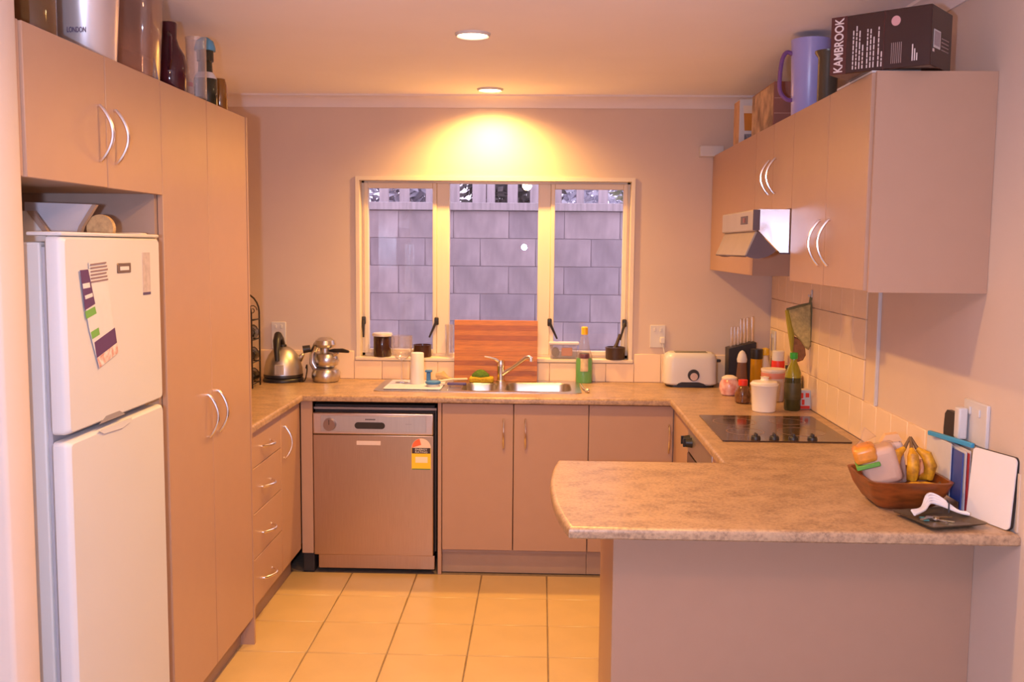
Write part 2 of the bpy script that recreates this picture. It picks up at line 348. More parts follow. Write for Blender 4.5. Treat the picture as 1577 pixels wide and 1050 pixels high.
# ------------------------------------------------------------------ downlights and lounge ceiling lamp
BULB = mat('halogen_lamp', (1.0, .80, .45), .3, emit=14.0)
def downlight(x, y, label, watts):
    t = thing('downlight', (x, y, CEIL-.012), label, 'downlight', 'recessed ceiling downlights')
    part('trim_ring', G().lathe((x, y, CEIL), [(.055, -.001), (.057, -.008), (.061, -.011), (.066, -.007), (.068, 0), (.055, 0)], 40, False), WHITE, t)
    part('bulb', G().lathe((x, y, CEIL), [(.001, -.0095), (.03, -.0085), (.056, -.004), (.056, -.0005), (.001, -.0005)], 32, False), BULB, t)
    lamp('SPOT', 'downlight_beam', (x, y, CEIL-.02), WARM, watts, .035, spot_size=radians(156), spot_blend=.9)
downlight(1.386, -.233, 'recessed downlight nearest the window', DOWN_W*1.25)
downlight(1.388, -1.539, 'recessed downlight in the middle of the kitchen ceiling', DOWN_W)
downlight(1.388, -2.84, 'recessed downlight nearest the lounge, above the fridge aisle', DOWN_W*.88)
LY = -4.78
t = thing('ceiling_lamp', (1.5, LY, CEIL-.09), 'round white glass ceiling lamp in the lounge', 'lamp')
part('shade', G().lathe((1.5, LY, CEIL-.09), [(.001, 0), (.08, .006), (.125, .03), (.14, .06), (.14, .07)], 32, False), mat('opal_glass', (1, .8, .55), .3, emit=2.0), t)
part('base', G().lathe((1.5, LY, CEIL-.02), [(.145, 0), (.145, .018), (.001, .018)], 32, False), WHITE, t)
lamp('POINT', 'ceiling_lamp_glow', (1.5, LY, CEIL-.17), (1.0, .45, .20), 27.0, .05)

# ------------------------------------------------------------------ cabinets
def door_x(parent, x0, x1, y0, y1, z0, z1, name='door'):           # a front lying in a plane of constant x
    return part(name, G().rbox(x0, y0+.0008, z0+.0008, x1, y1-.0008, z1-.0008, .0015, 1), LAM, parent)
def door_y(parent, x0, x1, y0, y1, z0, z1, name='door'):
    return part(name, G().rbox(x0+.0008, y0, z0+.0008, x1-.0008, y1, z1-.0008, .0015, 1), LAM, parent)
def hang(door, p0, p1, out): part('handle', bow(p0, p1, out), CHROME, door, 'satin chrome bow handle')
XT = .500
t = thing('overhead_cabinet', (.2, -2.74, 1.775), 'beige two-door cabinet above the white fridge', 'cabinet')
part('carcass', G().box(XWL+.002, -3.138, 1.779, .480, -2.362, ZT), LAMD, t)
part('gable', G().box(XWL+.002, -3.150, 1.779, .493, -3.139, ZT), LAM, t)
d = door_x(t, .482, XT, -3.136, -2.722, 1.776, ZT); hang(d, (XT, -2.768, 1.845), (XT, -2.768, 1.985), (1, 0, 0))
d = door_x(t, .482, XT, -2.720, -2.343, 1.776, ZT); hang(d, (XT, -2.672, 1.845), (XT, -2.672, 1.985), (1, 0, 0))

t = thing('pantry_cabinet', (.2, -1.9, 0), 'tall beige two-door pantry cabinet beside the white fridge', 'cabinet')
part('carcass', G().box(XWL+.002, -2.340, .12, .480, -1.484, ZT-.001), LAMD, t)
part('gable', G().box(XWL+.002, -2.360, 0, .480, -2.341, ZT-.001), LAMD, t)
part('gable', G().box(XWL+.002, -1.4835, 0, .502, YTF, ZT), LAM, t)
part('kickboard', G().box(.43, -2.340, 0, .446, -1.484, .12), KICK, t)
d = door_x(t, .482, XT, -2.341, -1.931, .115, ZT); hang(d, (XT, -1.982, .960), (XT, -1.982, 1.108), (1, 0, 0))
d = door_x(t, .482, XT, -1.929, -1.485, .115, ZT); hang(d, (XT, -1.878, .960), (XT, -1.878, 1.108), (1, 0, 0))

XD = .478
t = thing('drawer_cabinet', (.2, -1.2, 0), 'beige four-drawer base cabinet beside the tall pantry', 'cabinet')
part('carcass', G().box(XWL+.002, YTF+.003, .12, XD-.02, -.948, ZB-.034), LAMD, t)
part('kickboard', G().box(.41, YTF+.003, 0, .426, -.948, .12), KICK, t)
for z0, z1, hz in ((.708, .862, .778), (.515, .706, .604), (.322, .513, .405), (.122, .320, .205)):
    d = door_x(t, XD-.018, XD, YTF+.005, -.948, z0, z1, 'drawer'); hang(d, (XD, -1.262, hz), (XD, -1.122, hz), (1, 0, 0))
t = thing('corner_cupboard', (.2, -.6, 0), 'beige corner cupboard between the drawers and the dishwasher', 'cabinet')
part('carcass', G().box(XWL+.002, -.946, .12, XD-.02, -.005, ZB-.034), LAMD, t)
part('kickboard', G().box(.41, -.946, 0, .426, -.60, .12), KICK, t)
part('filler_panel', G().box(XD+.004, -.586, .10, .5385, -.568, ZB-.033), LAM, t)
d = door_x(t, XD-.018, XD, -.946, -.592, .122, .862); hang(d, (XD, -.892, .648), (XD, -.892, .795), (1, 0, 0))

t = thing('sink_cabinet', (1.53, -.3, 0), 'beige two-door base cabinet under the sink', 'cabinet')
part('gable', G().box(1.158, -.578, 0, 1.1755, -.003, ZB-.033), LAM, t)
part('back', G().box(1.177, -.02, .12, 1.897, -.005, .66), LAMD, t); part('base', G().box(1.177, -.556, .108, 1.897, -.021, .124), LAMD, t)
part('kickboard', G().box(1.177, -.536, 0, 1.897, -.522, .122), KICK, t)
d = door_y(t, 1.178, 1.529, -.576, -.558, .126, .862); hang(d, (1.481, -.576, .643), (1.481, -.576, .789), (0, -1, 0))
d = door_y(t, 1.531, 1.897, -.576, -.558, .126, .862); hang(d, (1.588, -.576, .643), (1.588, -.576, .789), (0, -1, 0))
XRD = 2.312
t = thing('corner_cupboard', (2.2, -.3, 0), 'beige blind corner cupboard right of the sink cabinet', 'cabinet')
part('carcass', G().box(1.899, -.556, .12, XW-.005, -.003, ZB-.034), LAMD, t)
part('kickboard', G().box(1.899, -.536, 0, XRD+.05, -.522, .122), KICK, t)
d = door_y(t, 1.899, XRD-.002, -.576, -.558, .126, .862); hang(d, (2.288, -.576, .632), (2.288, -.576, .770), (0, -1, 0))
part('filler_panel', G().box(XRD, -1.048, .122, XRD+.018, -.578, ZB-.034), LAM, t)
part('kickboard', G().box(XRD+.045, -1.048, 0, XRD+.06, -.54, .122), KICK, t)

OVG = mat('oven_black_glass', (.05, .03, .025), .12, var=.1)
t = thing('oven', (2.6, -1.36, .12), 'built-under oven below the ceramic cooktop', 'oven')
part('body', G().box(XRD+.02, -1.652, .122, XW-.03, -1.052, ZB-.036), DARKV, t)
part('control_panel', G().rbox(XRD-.002, -1.650, .745, XRD+.02, -1.052, ZB-.036, .003), STEEL, t)
part('oven_door', G().rbox(XRD-.004, -1.650, .16, XRD+.02, -1.052, .738, .004), OVG, t)
part('handle', G().tube([(XRD-.004, -1.60, .69), (XRD-.04, -1.60, .69), (XRD-.04, -1.10, .69), (XRD-.004, -1.10, .69)], .008, 8), CHROME, t)
for y in (-1.10, -1.165):
    part('knob', G().cyl((XRD-.002, y, .80), (XRD-.030, y, .80), .022, .018, 16).rbox(XRD-.040, y-.005, .782, XRD-.028, y+.005, .818, .002), BLACK, t)

t = thing('peninsula_cabinet', (2.4, -2.26, 0), 'beige peninsula base cabinet with plain back panel facing the lounge', 'cabinet')
XPP, YPPF = 1.8745, -2.552
part('end_panel', G().box(XPP, YPPF+.0185, 0, XPP+.018, -1.985, ZB-.033), LAM, t)
part('back_panel', G().box(XPP, YPPF, 0, XW-.001, YPPF+.018, ZB-.033), LAM, t)
part('carcass', G().box(XPP+.019, YPPF+.02, .12, XW-.03, -2.02, ZB-.035), LAMD, t)
d = door_y(t, XPP+.02, XRD, -2.005, -1.988, .122, .862)
part('filler_panel', G().box(XRD, -1.985, .122, XRD+.018, -1.656, ZB-.034), LAM, t)
part('kickboard', G().box(XPP+.02, -2.05, 0, XRD+.05, -2.035, .12), KICK, t)

# ------------------------------------------------------------------ benchtop with sink cut-out
B1 = (1.478, -.425, 1.818, -.115); B2 = (1.256, -.425, 1.438, -.150)
out = [(XWL+.001, -.001), (XWL+.001, YTF+.001), (XL, YTF+.001), (XL, YB), (XR, YB), (XR, YP)]
crv = [(1.7205, YP), (1.7085, -2.08), (1.700, -2.16), (1.6945, -2.25), (1.692, -2.34), (1.694, -2.43), (1.6985, -2.53), (1.706, -2.62), (1.7155, -2.70), (1.727, -2.77), (1.7365, YPF)]
out += crv+[(XW-.001, YPF), (XW-.001, -.001)]
g = G()
prof = [(.004, ZB-.0315), (.0, ZB-.0275), (.0, ZB-.014), (.0012, ZB-.0075), (.004, ZB-.0035), (.0085, ZB-.0008), (.013, ZB)]
loops = [[(p[0], p[1], z) for p in inset(out, d)] for d, z in prof]
g.loft(loops, False, False)
top = inset(out, .013); hol = [rrect(B1[0]-.008, B1[1]-.008, B1[2]+.008, B1[3]+.008, .05), rrect(B2[0]-.008, B2[1]-.008, B2[2]+.008, B2[3]+.008, .05)]
def tess(polys, z, up):
    tri = tessellate_polygon([[Vector((p[0], p[1], 0)) for p in q] for q in polys]); flat = [p for q in polys for p in q]
    g.add([(p[0], p[1], z) for p in flat], [tuple(x) for x in tri])
tess([top]+hol, ZB, True); tess([inset(out, .004)]+hol, ZB-.0315, False)
for h in hol: g.loft([[(p[0], p[1], ZB-.0315) for p in h], [(p[0], p[1], ZB) for p in h]], False, False)
solo('benchtop', g, BENCH, 'mottled beige laminate benchtop wrapping round the kitchen into a peninsula', 'benchtop')

# ------------------------------------------------------------------ sink, tap
t = thing('kitchen_sink', (1.34, -.25, ZB), 'stainless steel double bowl sink with left drainer', 'sink')
SX0, SX1, SY0, SY1 = .818, 1.866, -.468, -.032
ho = rrect(SX0, SY0, SX1, SY1, .03); h1 = rrect(*B1, .055); h2 = rrect(*B2, .05)
part('rim', G().plate(ho, [h1, h2], ZB+.0006, ZB+.004), SINKS, t)
def bowl(b, dep, r):
    lp = []
    for k, (ins, z) in enumerate(((0, .004), (.004, -.004), (.008, -dep*.5), (.014, -dep+.03), (.03, -dep+.006), (.06, -dep))):
        lp.append([(p[0], p[1], ZB+z) for p in rrect(b[0]+ins, b[1]+ins, b[2]-ins, b[3]-ins, r)])
    lo = [[(p[0], p[1], p[2]-.0015) for p in q] for q in lp]
    return G().loft(lp, False, True)
b = part('bowl', bowl(B1, .16, .055), SINKS, t); part('drain', G().ring((1.65, -.27), .012, .04, ZB-.159, ZB-.156, 24), CHROME, b)
part('bowl', bowl(B2, .12, .05), SINKS, t)
for k in range(7):
    x = .90+k*.048
    part('drainer_ridge', G().rbox(x-.006, -.42, ZB+.003, x+.006, -.10, ZB+.0065, .0015, 1), SINKS, t)
TX, TY = 1.4455, -.085
t = thing('mixer_tap', (TX, TY, ZB+.004), 'chrome single-lever mixer tap behind the sink bowls', 'tap')
part('body', G().lathe((TX, TY, ZB+.004), [(.026, 0), (.026, .006), (.0195, .010), (.0185, .075), (.0205, .082), (.0205, .105), (.016, .118), (.001, .121)], 24, False), CHROME, t)
part('spout', G().tube([(TX, TY-.004, ZB+.040), (TX+.05, TY-.02, ZB+.075), (TX+.10, TY-.04, ZB+.115), (TX+.135, TY-.055, ZB+.143), (TX+.153, TY-.062, ZB+.146), (TX+.162, TY-.066, ZB+.138), (TX+.163, TY-.067, ZB+.122)], .01, 10, [.012, .011, .0105, .0105, .012, .0125, .012]), CHROME, t)
part('lever', G().tube([(TX-.002, TY, ZB+.108), (TX-.03, TY-.006, ZB+.128), (TX-.06, TY-.012, ZB+.137), (TX-.088, TY-.018, ZB+.142)], .006, 8, [.014, .009, .006, .004]), CHROME, t)

# ------------------------------------------------------------------ dishwasher
DX0, DX1, DY = .541, 1.136, -.586
t = thing('dishwasher', (.84, -.3, 0), 'stainless steel dishwasher with round dial and yellow energy label', 'dishwasher')
part('tub', G().box(DX0+.004, -.548, .10, DX1+.002, -.03, .845), DARKV, t)
part('top_gasket', G().rbox(DX0, -.562, .822, DX1+.014, -.545, .834, .002), mat('gasket_trim', (.30, .24, .24), .35, var=.1), t)
part('side_gap_shade', G().rbox(DX1+.005, -.560, .11, DX1+.014, -.545, .828, .002), BLACK, t)  # black strip paints the shade in the gap beside the door
part('door_panel', G().rbox(DX0, DY, .092, DX1, -.552, .700, .004), mat('dishwasher_steel', (.54, .38, .27), .34, 1.0, var=.07, scale=6, stretch=(60, 60, 1.5)), t)
cp_ = part('control_panel', G().rbox(DX0, DY-.003, .702, DX1, -.552, .809, .006), mat('panel_steel', (.66, .54, .48), .36, 1.0, var=.05, scale=6, stretch=(1.5, 60, 60)), t)
part('panel_recess', G().rbox(DX0+.04, DY-.0045, .716, DX1-.035, DY-.002, .796, .001, 1), STEEL, cp_)
k = part('dial', G().cyl((.626, DY-.003, .752), (.626, DY-.026, .752), .0325, .029, 28), mat('dial_bronze', (.40, .30, .26), .3, 1.0), cp_)
part('dial_mark', G().box(.6245, DY-.0268, .753, .6275, DY-.0258, .778), BLACK, k)
hs = [(.765+.0165*cos(a), .748+.0165*sin(a)) for a in [pi/2+pi*i/10 for i in range(11)]]+[(.882+.0165*cos(a), .748+.0165*sin(a)) for a in [-pi/2+pi*i/10 for i in range(11)]]
part('grip_slot', G().prism(hs, 'y', DY-.0055, DY-.003), DARKV, cp_)
for i in range(7): part('brand_letter', G().box(.802+i*.0072, DY-.0055, .7755, .8070+i*.0072, DY-.0044, .7815), BLACK, cp_)
for i in range(5): part('mark', G().box(1.000+i*.006, DY-.0052, .756, 1.0045+i*.006, DY-.0044, .759), mat('grey_print', (.35, .3, .3), .6), cp_)
part('sticker', G().rbox(.757, DY-.0010, .650, .876, DY+.001, .671, .0004, 1), mat('pale_sticker', (.78, .64, .58), .5, var=.05), t)
e = part('energy_label', G().box(1.029, DY-.0010, .532, 1.124, DY+.001, .640), mat('label_yellow', (.95, .62, .02), .55), t, 'yellow energy rating label')
arc = [(1.0765+.0475*cos(a), .640+.047*sin(a)) for a in [pi*i/16 for i in range(17)]]
part('rating_arch', G().prism(arc, 'y', DY-.0010, DY+.001), mat('label_peach', (.88, .66, .50), .55), e)
a2 = [(1.0765, .655)]+[(1.0765+.046*cos(a), .640+.046*sin(a)) for a in [radians(100+i*8) for i in range(9)]]+[(1.031, .640)]
part('star_band', G().prism(a2, 'y', DY-.0016, DY-.0011), mat('label_red', (.85, .16, .05), .55), e)
part('title_band', G().box(1.031, DY-.0015, .612, 1.122, DY-.0011, .640), mat('label_black', (.04, .02, .02), .5), e)
LW = mat('label_white', (.86, .80, .74), .55)
text('title', 'ENERGY', .0130, (1.047, DY-.0018, .6275), (1, 0, 0), (0, 0, 1), LW, e, .06); text('title', 'RATING', .0130, (1.047, DY-.0018, .6150), (1, 0, 0), (0, 0, 1), LW, e, .06)
part('figure_box', G().box(1.048, DY-.0015, .566, 1.108, DY-.0011, .595), mat('label_cream', (.9, .78, .55), .55), e)
part('foot_band', G().box(1.031, DY-.0015, .532, 1.122, DY-.0011, .5365), mat('label_green', (.1, .22, .04), .55), e)
part('kick_plate', G().rbox(DX0+.02, -.575, .022, DX1+.006, -.56, .0915, .002), MATS['dishwasher_steel'], t)
for x in (.60, 1.08): part('foot', G().cyl((x, -.50, 0), (x, -.50, .10), .018), BLACK, t)
solo('void_block', G().rbox(.482, -.57, .0, .5395, -.42, .098, .004), DARKV, 'dark block standing in for the shaded void beside the dishwasher foot', 'box')  # near-black block paints the shade of an empty void

# ------------------------------------------------------------------ right wall cabinets and range hood
t = thing('wall_cabinet', (2.73, -.53, ZUB), 'beige corner wall cabinet next to the window wall', 'cabinet')
Y1, Y2 = -1.07, -1.70
part('carcass', G().box(XU+.019, Y1, ZUB, XW-.001, -.003, ZUT), LAMD, t)
door_x(t, XU, XU+.018, Y1+.001, -.004, ZUB, ZUT)
part('gable', G().box(XU+.004, Y1-.001, ZUB, XW-.001, Y1+.0005, 1.775), LAM, t)
t = thing('wall_cabinet', (2.73, -1.38, 1.78), 'short beige two-door wall cabinet above the range hood', 'cabinet')
part('carcass', G().box(XU+.019, Y2, 1.777, XW-.001, Y1-.002, ZUT), LAMD, t)
ym = -1.392
d = door_x(t, XU, XU+.018, ym+.001, Y1-.002, 1.777, ZUT); hang(d, (XU, -1.345, 1.846), (XU, -1.345, 1.978), (-1, 0, 0))
d = door_x(t, XU, XU+.018, Y2+.001, ym-.001, 1.777, ZUT); hang(d, (XU, -1.440, 1.846), (XU, -1.440, 1.978), (-1, 0, 0))
t = thing('wall_cabinet', (2.73, -2.1, ZUB), 'wide beige two-door wall cabinet nearest the lounge', 'cabinet')
part('carcass', G().box(XU+.019, YUN+.001, ZUB, XW-.001, Y2-.002, ZUT), LAMD, t)
part('end_panel', G().box(XU+.010, YUN-.012, ZUB-.003, XW-.001, YUN, ZUT+.002), LAM, t)
ym = -2.137
d = door_x(t, XU, XU+.018, ym+.001, Y2-.002, ZUB, ZUT); hang(d, (XU, -2.083, 1.580), (XU, -2.083, 1.722), (-1, 0, 0))
d = door_x(t, XU, XU+.018, YUN+.001, ym-.001, ZUB, ZUT); hang(d, (XU, -2.189, 1.580), (XU, -2.189, 1.722), (-1, 0, 0))
t = thing('range_hood', (2.65, -1.38, 1.615), 'stainless steel range hood with folded-out visor under the short cabinet', 'range hood')
HY0, HY1 = -1.690, -1.078
prof = [(2.448, 1.774), (2.448, 1.698), (2.530, 1.617), (XW-.01, 1.617), (XW-.01, 1.774)]
part('body', G().prism(prof, 'y', HY0, HY1), STEELH, t)
part('front_panel', G().rbox(2.428, HY0-.001, 1.694, 2.4475, HY1, 1.773, .006, 3), mat('hood_grey', (.50, .43, .40), .4, .4, var=.05), t)
DG = mat('hood_dark_trim', (.11, .07, .08), .45, var=.1)
part('end_cap', G().rbox(2.428, HY0-.004, 1.697, 2.4535, HY0-.0012, 1.772, .0008, 1), DG, t)
sw = part('switch_panel', G().box(2.4255, -1.600, 1.722, 2.428, -1.480, 1.752), DG, t); part('switch', G().box(2.4235, -1.565, 1.728, 2.4255, -1.530, 1.745), mat('switch_red', (.25, .06, .05), .4), sw)
part('visor', G().prism([(2.440, 1.694), (2.446, 1.691), (2.411, 1.603), (2.404, 1.605)], 'y', HY0+.005, HY1-.004), mat('smoked_visor', (.42, .33, .27), .25, var=.1), t)
sec = [(2.4465, 1.694)]+[(2.4465+.098*cos(a), 1.694+.100*sin(a)) for a in [radians(246+i*(316-246)/10) for i in range(11)]]
for yy in (HY0-.003, HY1-.002): part('cheek', G().prism(sec, 'y', yy, yy+.004), DG, t)
part('lower_edge', G().box(2.530, HY0-.002, 1.611, 2.60, HY0+.01, 1.6165), DG, t)
part('visor_edge', G().tube([(2.4075, HY0+.004, 1.603), (2.4075, HY1-.003, 1.603)], .004, 8), DG, t)

# ------------------------------------------------------------------ fridge
FX, FY0, FY1 = .547, -3.080, -2.492
t = thing('fridge', (.25, -2.78, 0), 'white two-door fridge freezer in the alcove on the left', 'fridge')
part('cabinet_body', G().rbox(-.06, FY0+.012, .05, .488, FY1-.012, 1.632, .006), FSIDE, t)
for x in (0.0, .44):
    for y in (FY0+.06, FY1-.06): part('foot', G().cyl((x, y, 0), (x, y, .052), .02), BLACK, t)
part('door_seal', G().box(.4882, FY0+.02, .07, .4985, FY1-.02, 1.62), mat('seal_grey', (.42, .40, .44), .6), t)
def fdoor(z0, z1, name):
    lp = []
    for q, xx in ((.012, .499), (.0, .508), (.0, .532), (.004, .541), (.012, .547)):
        lp.append([(xx+.0, p[0], p[1]) for p in rrect(FY0+q, z0+q*.6, FY1-q, z1-q*.6, .012, 4)])
    return part(name, G().loft(lp), FRIDGE, t)
fd = fdoor(1.176, 1.646, 'freezer_door'); ld = fdoor(.075, 1.160, 'fridge_door')
part('top_cap', G().rbox(.46, FY0+.002, 1.6465, .5455, FY1-.002, 1.656, .004), FRIDGE, t)
part('handle_recess', G().loft([[(.5475, y, z) for y, z in ((-2.93, 1.160), (-2.90, 1.146), (-2.79, 1.139), (-2.74, 1.147), (-2.73, 1.160))], [(.5505, y, z) for y, z in ((-2.93, 1.160), (-2.90, 1.148), (-2.79, 1.142), (-2.74, 1.149), (-2.73, 1.160))]]), FRIDGE, ld)
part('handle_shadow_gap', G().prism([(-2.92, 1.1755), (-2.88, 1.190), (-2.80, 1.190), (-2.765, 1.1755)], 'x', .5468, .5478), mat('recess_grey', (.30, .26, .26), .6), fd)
part('hinge_cover', G().rbox(.42, FY1-.07, 1.632, .52, FY1-.02, 1.66, .006), WHITE, t)
part('badge', G().rbox(.5472, -2.79, 1.552, .5495, -2.706, 1.578, .001, 1), mat('badge_dark', (.20, .13, .09), .3, .4), fd)
part('badge_mark', G().box(.5494, -2.775, 1.559, .5500, -2.72, 1.569), WHITE, fd)
ST = mat('sticker_grey', (.55, .46, .46), .6, var=.2, scale=60); part('spec_sticker', G().box(.5472, -2.625, 1.487, .5478, -2.572, 1.605), ST, fd)
part('spec_sticker_band', G().box(.5474, -2.625, 1.487, .5482, -2.572, 1.494), mat('print_navy', (.09, .06, .16), .6), fd)
# flyer and receipt held on the freezer door
PUR = mat('print_purple', (.10, .04, .13), .55); GRN = mat('print_green', (.16, .38, .08), .55)
t = thing('flyer', (.55, -2.92, 1.34), 'white flyer with purple and green print hanging on the freezer door', 'flyer')
def sheet(x, pts, m, par, nm, th=.0006): return part(nm, G().prism(pts, 'x', x, x+th), m, par)
sheet(.5500, [(-3.005, 1.565), (-2.865, 1.570), (-2.812, 1.365), (-2.925, 1.335), (-2.965, 1.42)], PAPER, t, 'sheet')
sheet(.5508, [(-3.005, 1.565), (-2.962, 1.566), (-2.930, 1.480), (-2.985, 1.468)], PUR, t, 'purple_band')
sheet(.5508, [(-2.940, 1.385), (-2.822, 1.412), (-2.812, 1.372), (-2.930, 1.345)], PUR, t, 'purple_band')
sheet(.5508, [(-2.985, 1.464), (-2.932, 1.474), (-2.924, 1.456), (-2.979, 1.446)], GRN, t, 'green_band')
sheet(.5508, [(-2.958, 1.412), (-2.915, 1.420), (-2.910, 1.402), (-2.952, 1.394)], GRN, t, 'green_band')
sheet(.5508, [(-2.929, 1.344), (-2.812, 1.371), (-2.806, 1.345), (-2.918, 1.318)], mat('print_photo', (.55, .26, .20), .6, col2=(.75, .66, .6), scale=60), t, 'photo_strip')
sheet(.5513, [(-2.995, 1.532), (-2.958, 1.534), (-2.955, 1.522), (-2.992, 1.520)], PAPER, t, 'white_line'); sheet(.5513, [(-2.985, 1.503), (-2.945, 1.508), (-2.942, 1.499), (-2.982, 1.494)], PAPER, t, 'white_line')
t = thing('receipt', (.55, -2.90, 1.54), 'small printed receipt above the flyer on the freezer door', 'paper')
sheet(.5492, [(-2.955, 1.583), (-2.858, 1.588), (-2.852, 1.535), (-2.950, 1.530)], PAPER, t, 'sheet', .0005)
INK = mat('ink_grey', (.25, .16, .17), .7)
for k in range(6): sheet(.5515, [(-2.950, 1.579-k*.0085), (-2.862+(k % 3)*.004, 1.583-k*.0085), (-2.862+(k % 3)*.004, 1.579-k*.0085), (-2.950, 1.575-k*.0085)], INK, t, 'print_line', .0004)

# ------------------------------------------------------------------ cooktop
t = thing('cooktop', (2.6, -1.355, ZB), 'black ceramic glass cooktop set in the right benchtop', 'cooktop')
HX0, HX1, HYF, HYB = 2.3524, 2.8412, -1.6375, -1.0717
part('glass_plate', G().prism(rrect(HX0, HYF, HX1, HYB, .008, 3), 'z', ZB+.0006, ZB+.006), mat('ceramic_glass', (.07, .035, .02), .10, var=.2), t)
RG = mat('element_print', (.20, .11, .07), .3)
for x, y, r in ((2.475, -1.23, .09), (2.70, -1.21, .075), (2.475, -1.45, .075), (2.70, -1.44, .095)):
    part('heating_zone', G().ring((x, y), r-.005, r, ZB+.0058, ZB+.0064, 40), RG, t)
for x in (2.485, 2.555, 2.628, 2.70):
    part('knob', G().lathe((x, -1.598, ZB+.006), [(.019, 0), (.018, .008), (.015, .012), (.001, .0125)], 20, False).rbox(x-.004, -1.614, ZB+.012, x+.004, -1.582, ZB+.028, .002), BLACK, t)

# ------------------------------------------------------------------ left bench: kettle, espresso maker, wine rack
kx, ky = .277, -.128
t = KETTLE = thing('kettle', (kx, ky, ZB), 'domed stainless steel electric kettle with black handle on the left bench', 'kettle')
part('power_base', G().lathe((kx, ky, ZB), [(.106, 0), (.108, .006), (.104, .018), (.098, .022), (.001, .022)], 32, True), BLACK, t)
part('body', G().lathe((kx, ky, ZB+.022), [(.098, 0), (.103, .006), (.103, .02), (.100, .05), (.092, .085), (.077, .118), (.056, .145), (.034, .160), (.001, .166)], 36, True), STEEL, t)
part('collar', G().lathe((kx, ky, ZB+.022), [(.0995, .0), (.1045, .004), (.1045, .014), (.1035, .018)], 36, False), BLACK, t)
part('handle', G().tube([(kx-.008, ky-.088, ZB+.115), (kx-.014, ky-.075, ZB+.165), (kx-.020, ky-.050, ZB+.220), (kx-.022, ky-.015, ZB+.245), (kx-.020, ky+.025, ZB+.225), (kx-.010, ky+.05, ZB+.17)], .016, 10, [.012, .016, .020, .022, .018, .014]), BLACK, t)
part('lid_knob', G().lathe((kx, ky, ZB+.186), [(.02, 0), (.018, .01), (.001, .014)], 16, False), BLACK, t)
part('spout', G().tube([(kx+.08, ky+.02, ZB+.115), (kx+.105, ky+.022, ZB+.145)], .014, 8, [.02, .008]), STEEL, t)
part('water_gauge', G().rbox(kx-.02, ky-.1065, ZB+.045, kx+.028, ky-.095, ZB+.098, .003), mat('gauge_grey', (.55, .47, .42), .3, var=.3, scale=120, stretch=(1, 1, .05)), t)
part('power_cord', G().tube(smooth([(kx+.095, ky-.04, ZB+.008), (kx+.112, ky-.05, ZB+.006), (kx+.122, ky-.02, ZB+.010), (kx+.120, ky+.03, ZB+.05), (kx+.113, ky+.06, ZB+.080), (kx+.105, ky+.07, ZB+.06)]), .0035, 6), BLACK, KETTLE)
ex, ey = .508, -.13
t = thing('espresso_maker', (ex, ey, ZB), 'polished aluminium stovetop espresso maker with dark side handle', 'espresso maker')
part('base', G().lathe((ex, ey, ZB), [(.060, 0), (.068, .004), (.076, .025), (.076, .045), (.066, .066), (.045, .076), (.001, .078)], 32, True), ALU, t)
part('arm', G().tube([(ex-.045, ey+.01, ZB+.05), (ex-.075, ey+.01, ZB+.10), (ex-.074, ey+.01, ZB+.150), (ex-.052, ey+.005, ZB+.195), (ex-.022, ey, ZB+.215)], .015, 10, [.022, .017, .016, .018, .026]), ALU, t)
part('group_head', G().lathe((ex-.004, ey, ZB), [(.020, .150), (.026, .156), (.026, .180), (.048, .186), (.056, .200), (.050, .222), (.030, .236), (.001, .240)], 28, True), ALU, t)
part('filter_handle', G().tube([(ex+.022, ey-.012, ZB+.167), (ex+.05, ey-.025, ZB+.170), (ex+.10, ey-.045, ZB+.172), (ex+.135, ey-.06, ZB+.168)], .009, 8, [.006, .010, .012, .007]), BLACK, t)
part('valve_knob', G().cyl((ex-.080, ey-.012, ZB+.178), (ex-.118, ey-.02, ZB+.172), .019, .021, 14), BLACK, t)
solo('milk_jug', G().lathe((ex+.004, ey-.002, ZB+.0785), [(.040, 0), (.058, .012), (.066, .034), (.062, .056), (.055, .070), (.062, .0765), (.059, .0765), (.051, .069), (.05, .03), (.001, .012)], 30, False).tube([(ex+.052, ey-.03, ZB+.150), (ex+.075, ey-.04, ZB+.158)], .009, 8, [.014, .005]), ALU, 'small steel milk jug standing on the espresso maker', 'jug')
WIRE = mat('black_wire', (.05, .035, .03), .5, .5)
wx, wy = .108, -.36
t = thing('wine_rack', (wx, wy, ZB), 'black scrolled wire wine rack half hidden by the pantry', 'wine rack')
for yy in (wy-.07, wy+.07):
    arch = [(wx-.09, yy, ZB)]+[(wx-.09, yy, ZB+.38)]+[(wx-.09*cos(a), yy, ZB+.38+.10*sin(a)) for a in [pi*i/12 for i in range(1, 12)]]+[(wx+.09, yy, ZB+.38), (wx+.09, yy, ZB)]
    part('hoop', G().tube(arch, .0045, 6), WIRE, t)
    for z in (.02, .13, .245, .345):
        part('crossbar', G().tube([(wx-.09, yy, ZB+z), (wx, yy, ZB+z-.012), (wx+.09, yy, ZB+z)], .003, 6), WIRE, t)
        sc_ = [(wx+.055+(.024-.0015*i)*cos(i*.62), yy, ZB+z+.045+(.028-.0017*i)*sin(i*.62)) for i in range(14)]
        part('scroll', G().tube(sc_, .0025, 5), WIRE, t)
for s in (-1, 1):
    for z in (.02, .13, .245, .345): part('side_bar', G().tube([(wx+s*.09, wy-.07, ZB+z), (wx+s*.09, wy+.07, ZB+z)], .003, 6), WIRE, t)
BOT = mat('dark_bottle_glass', (.02, .016, .012), .12, var=.2)
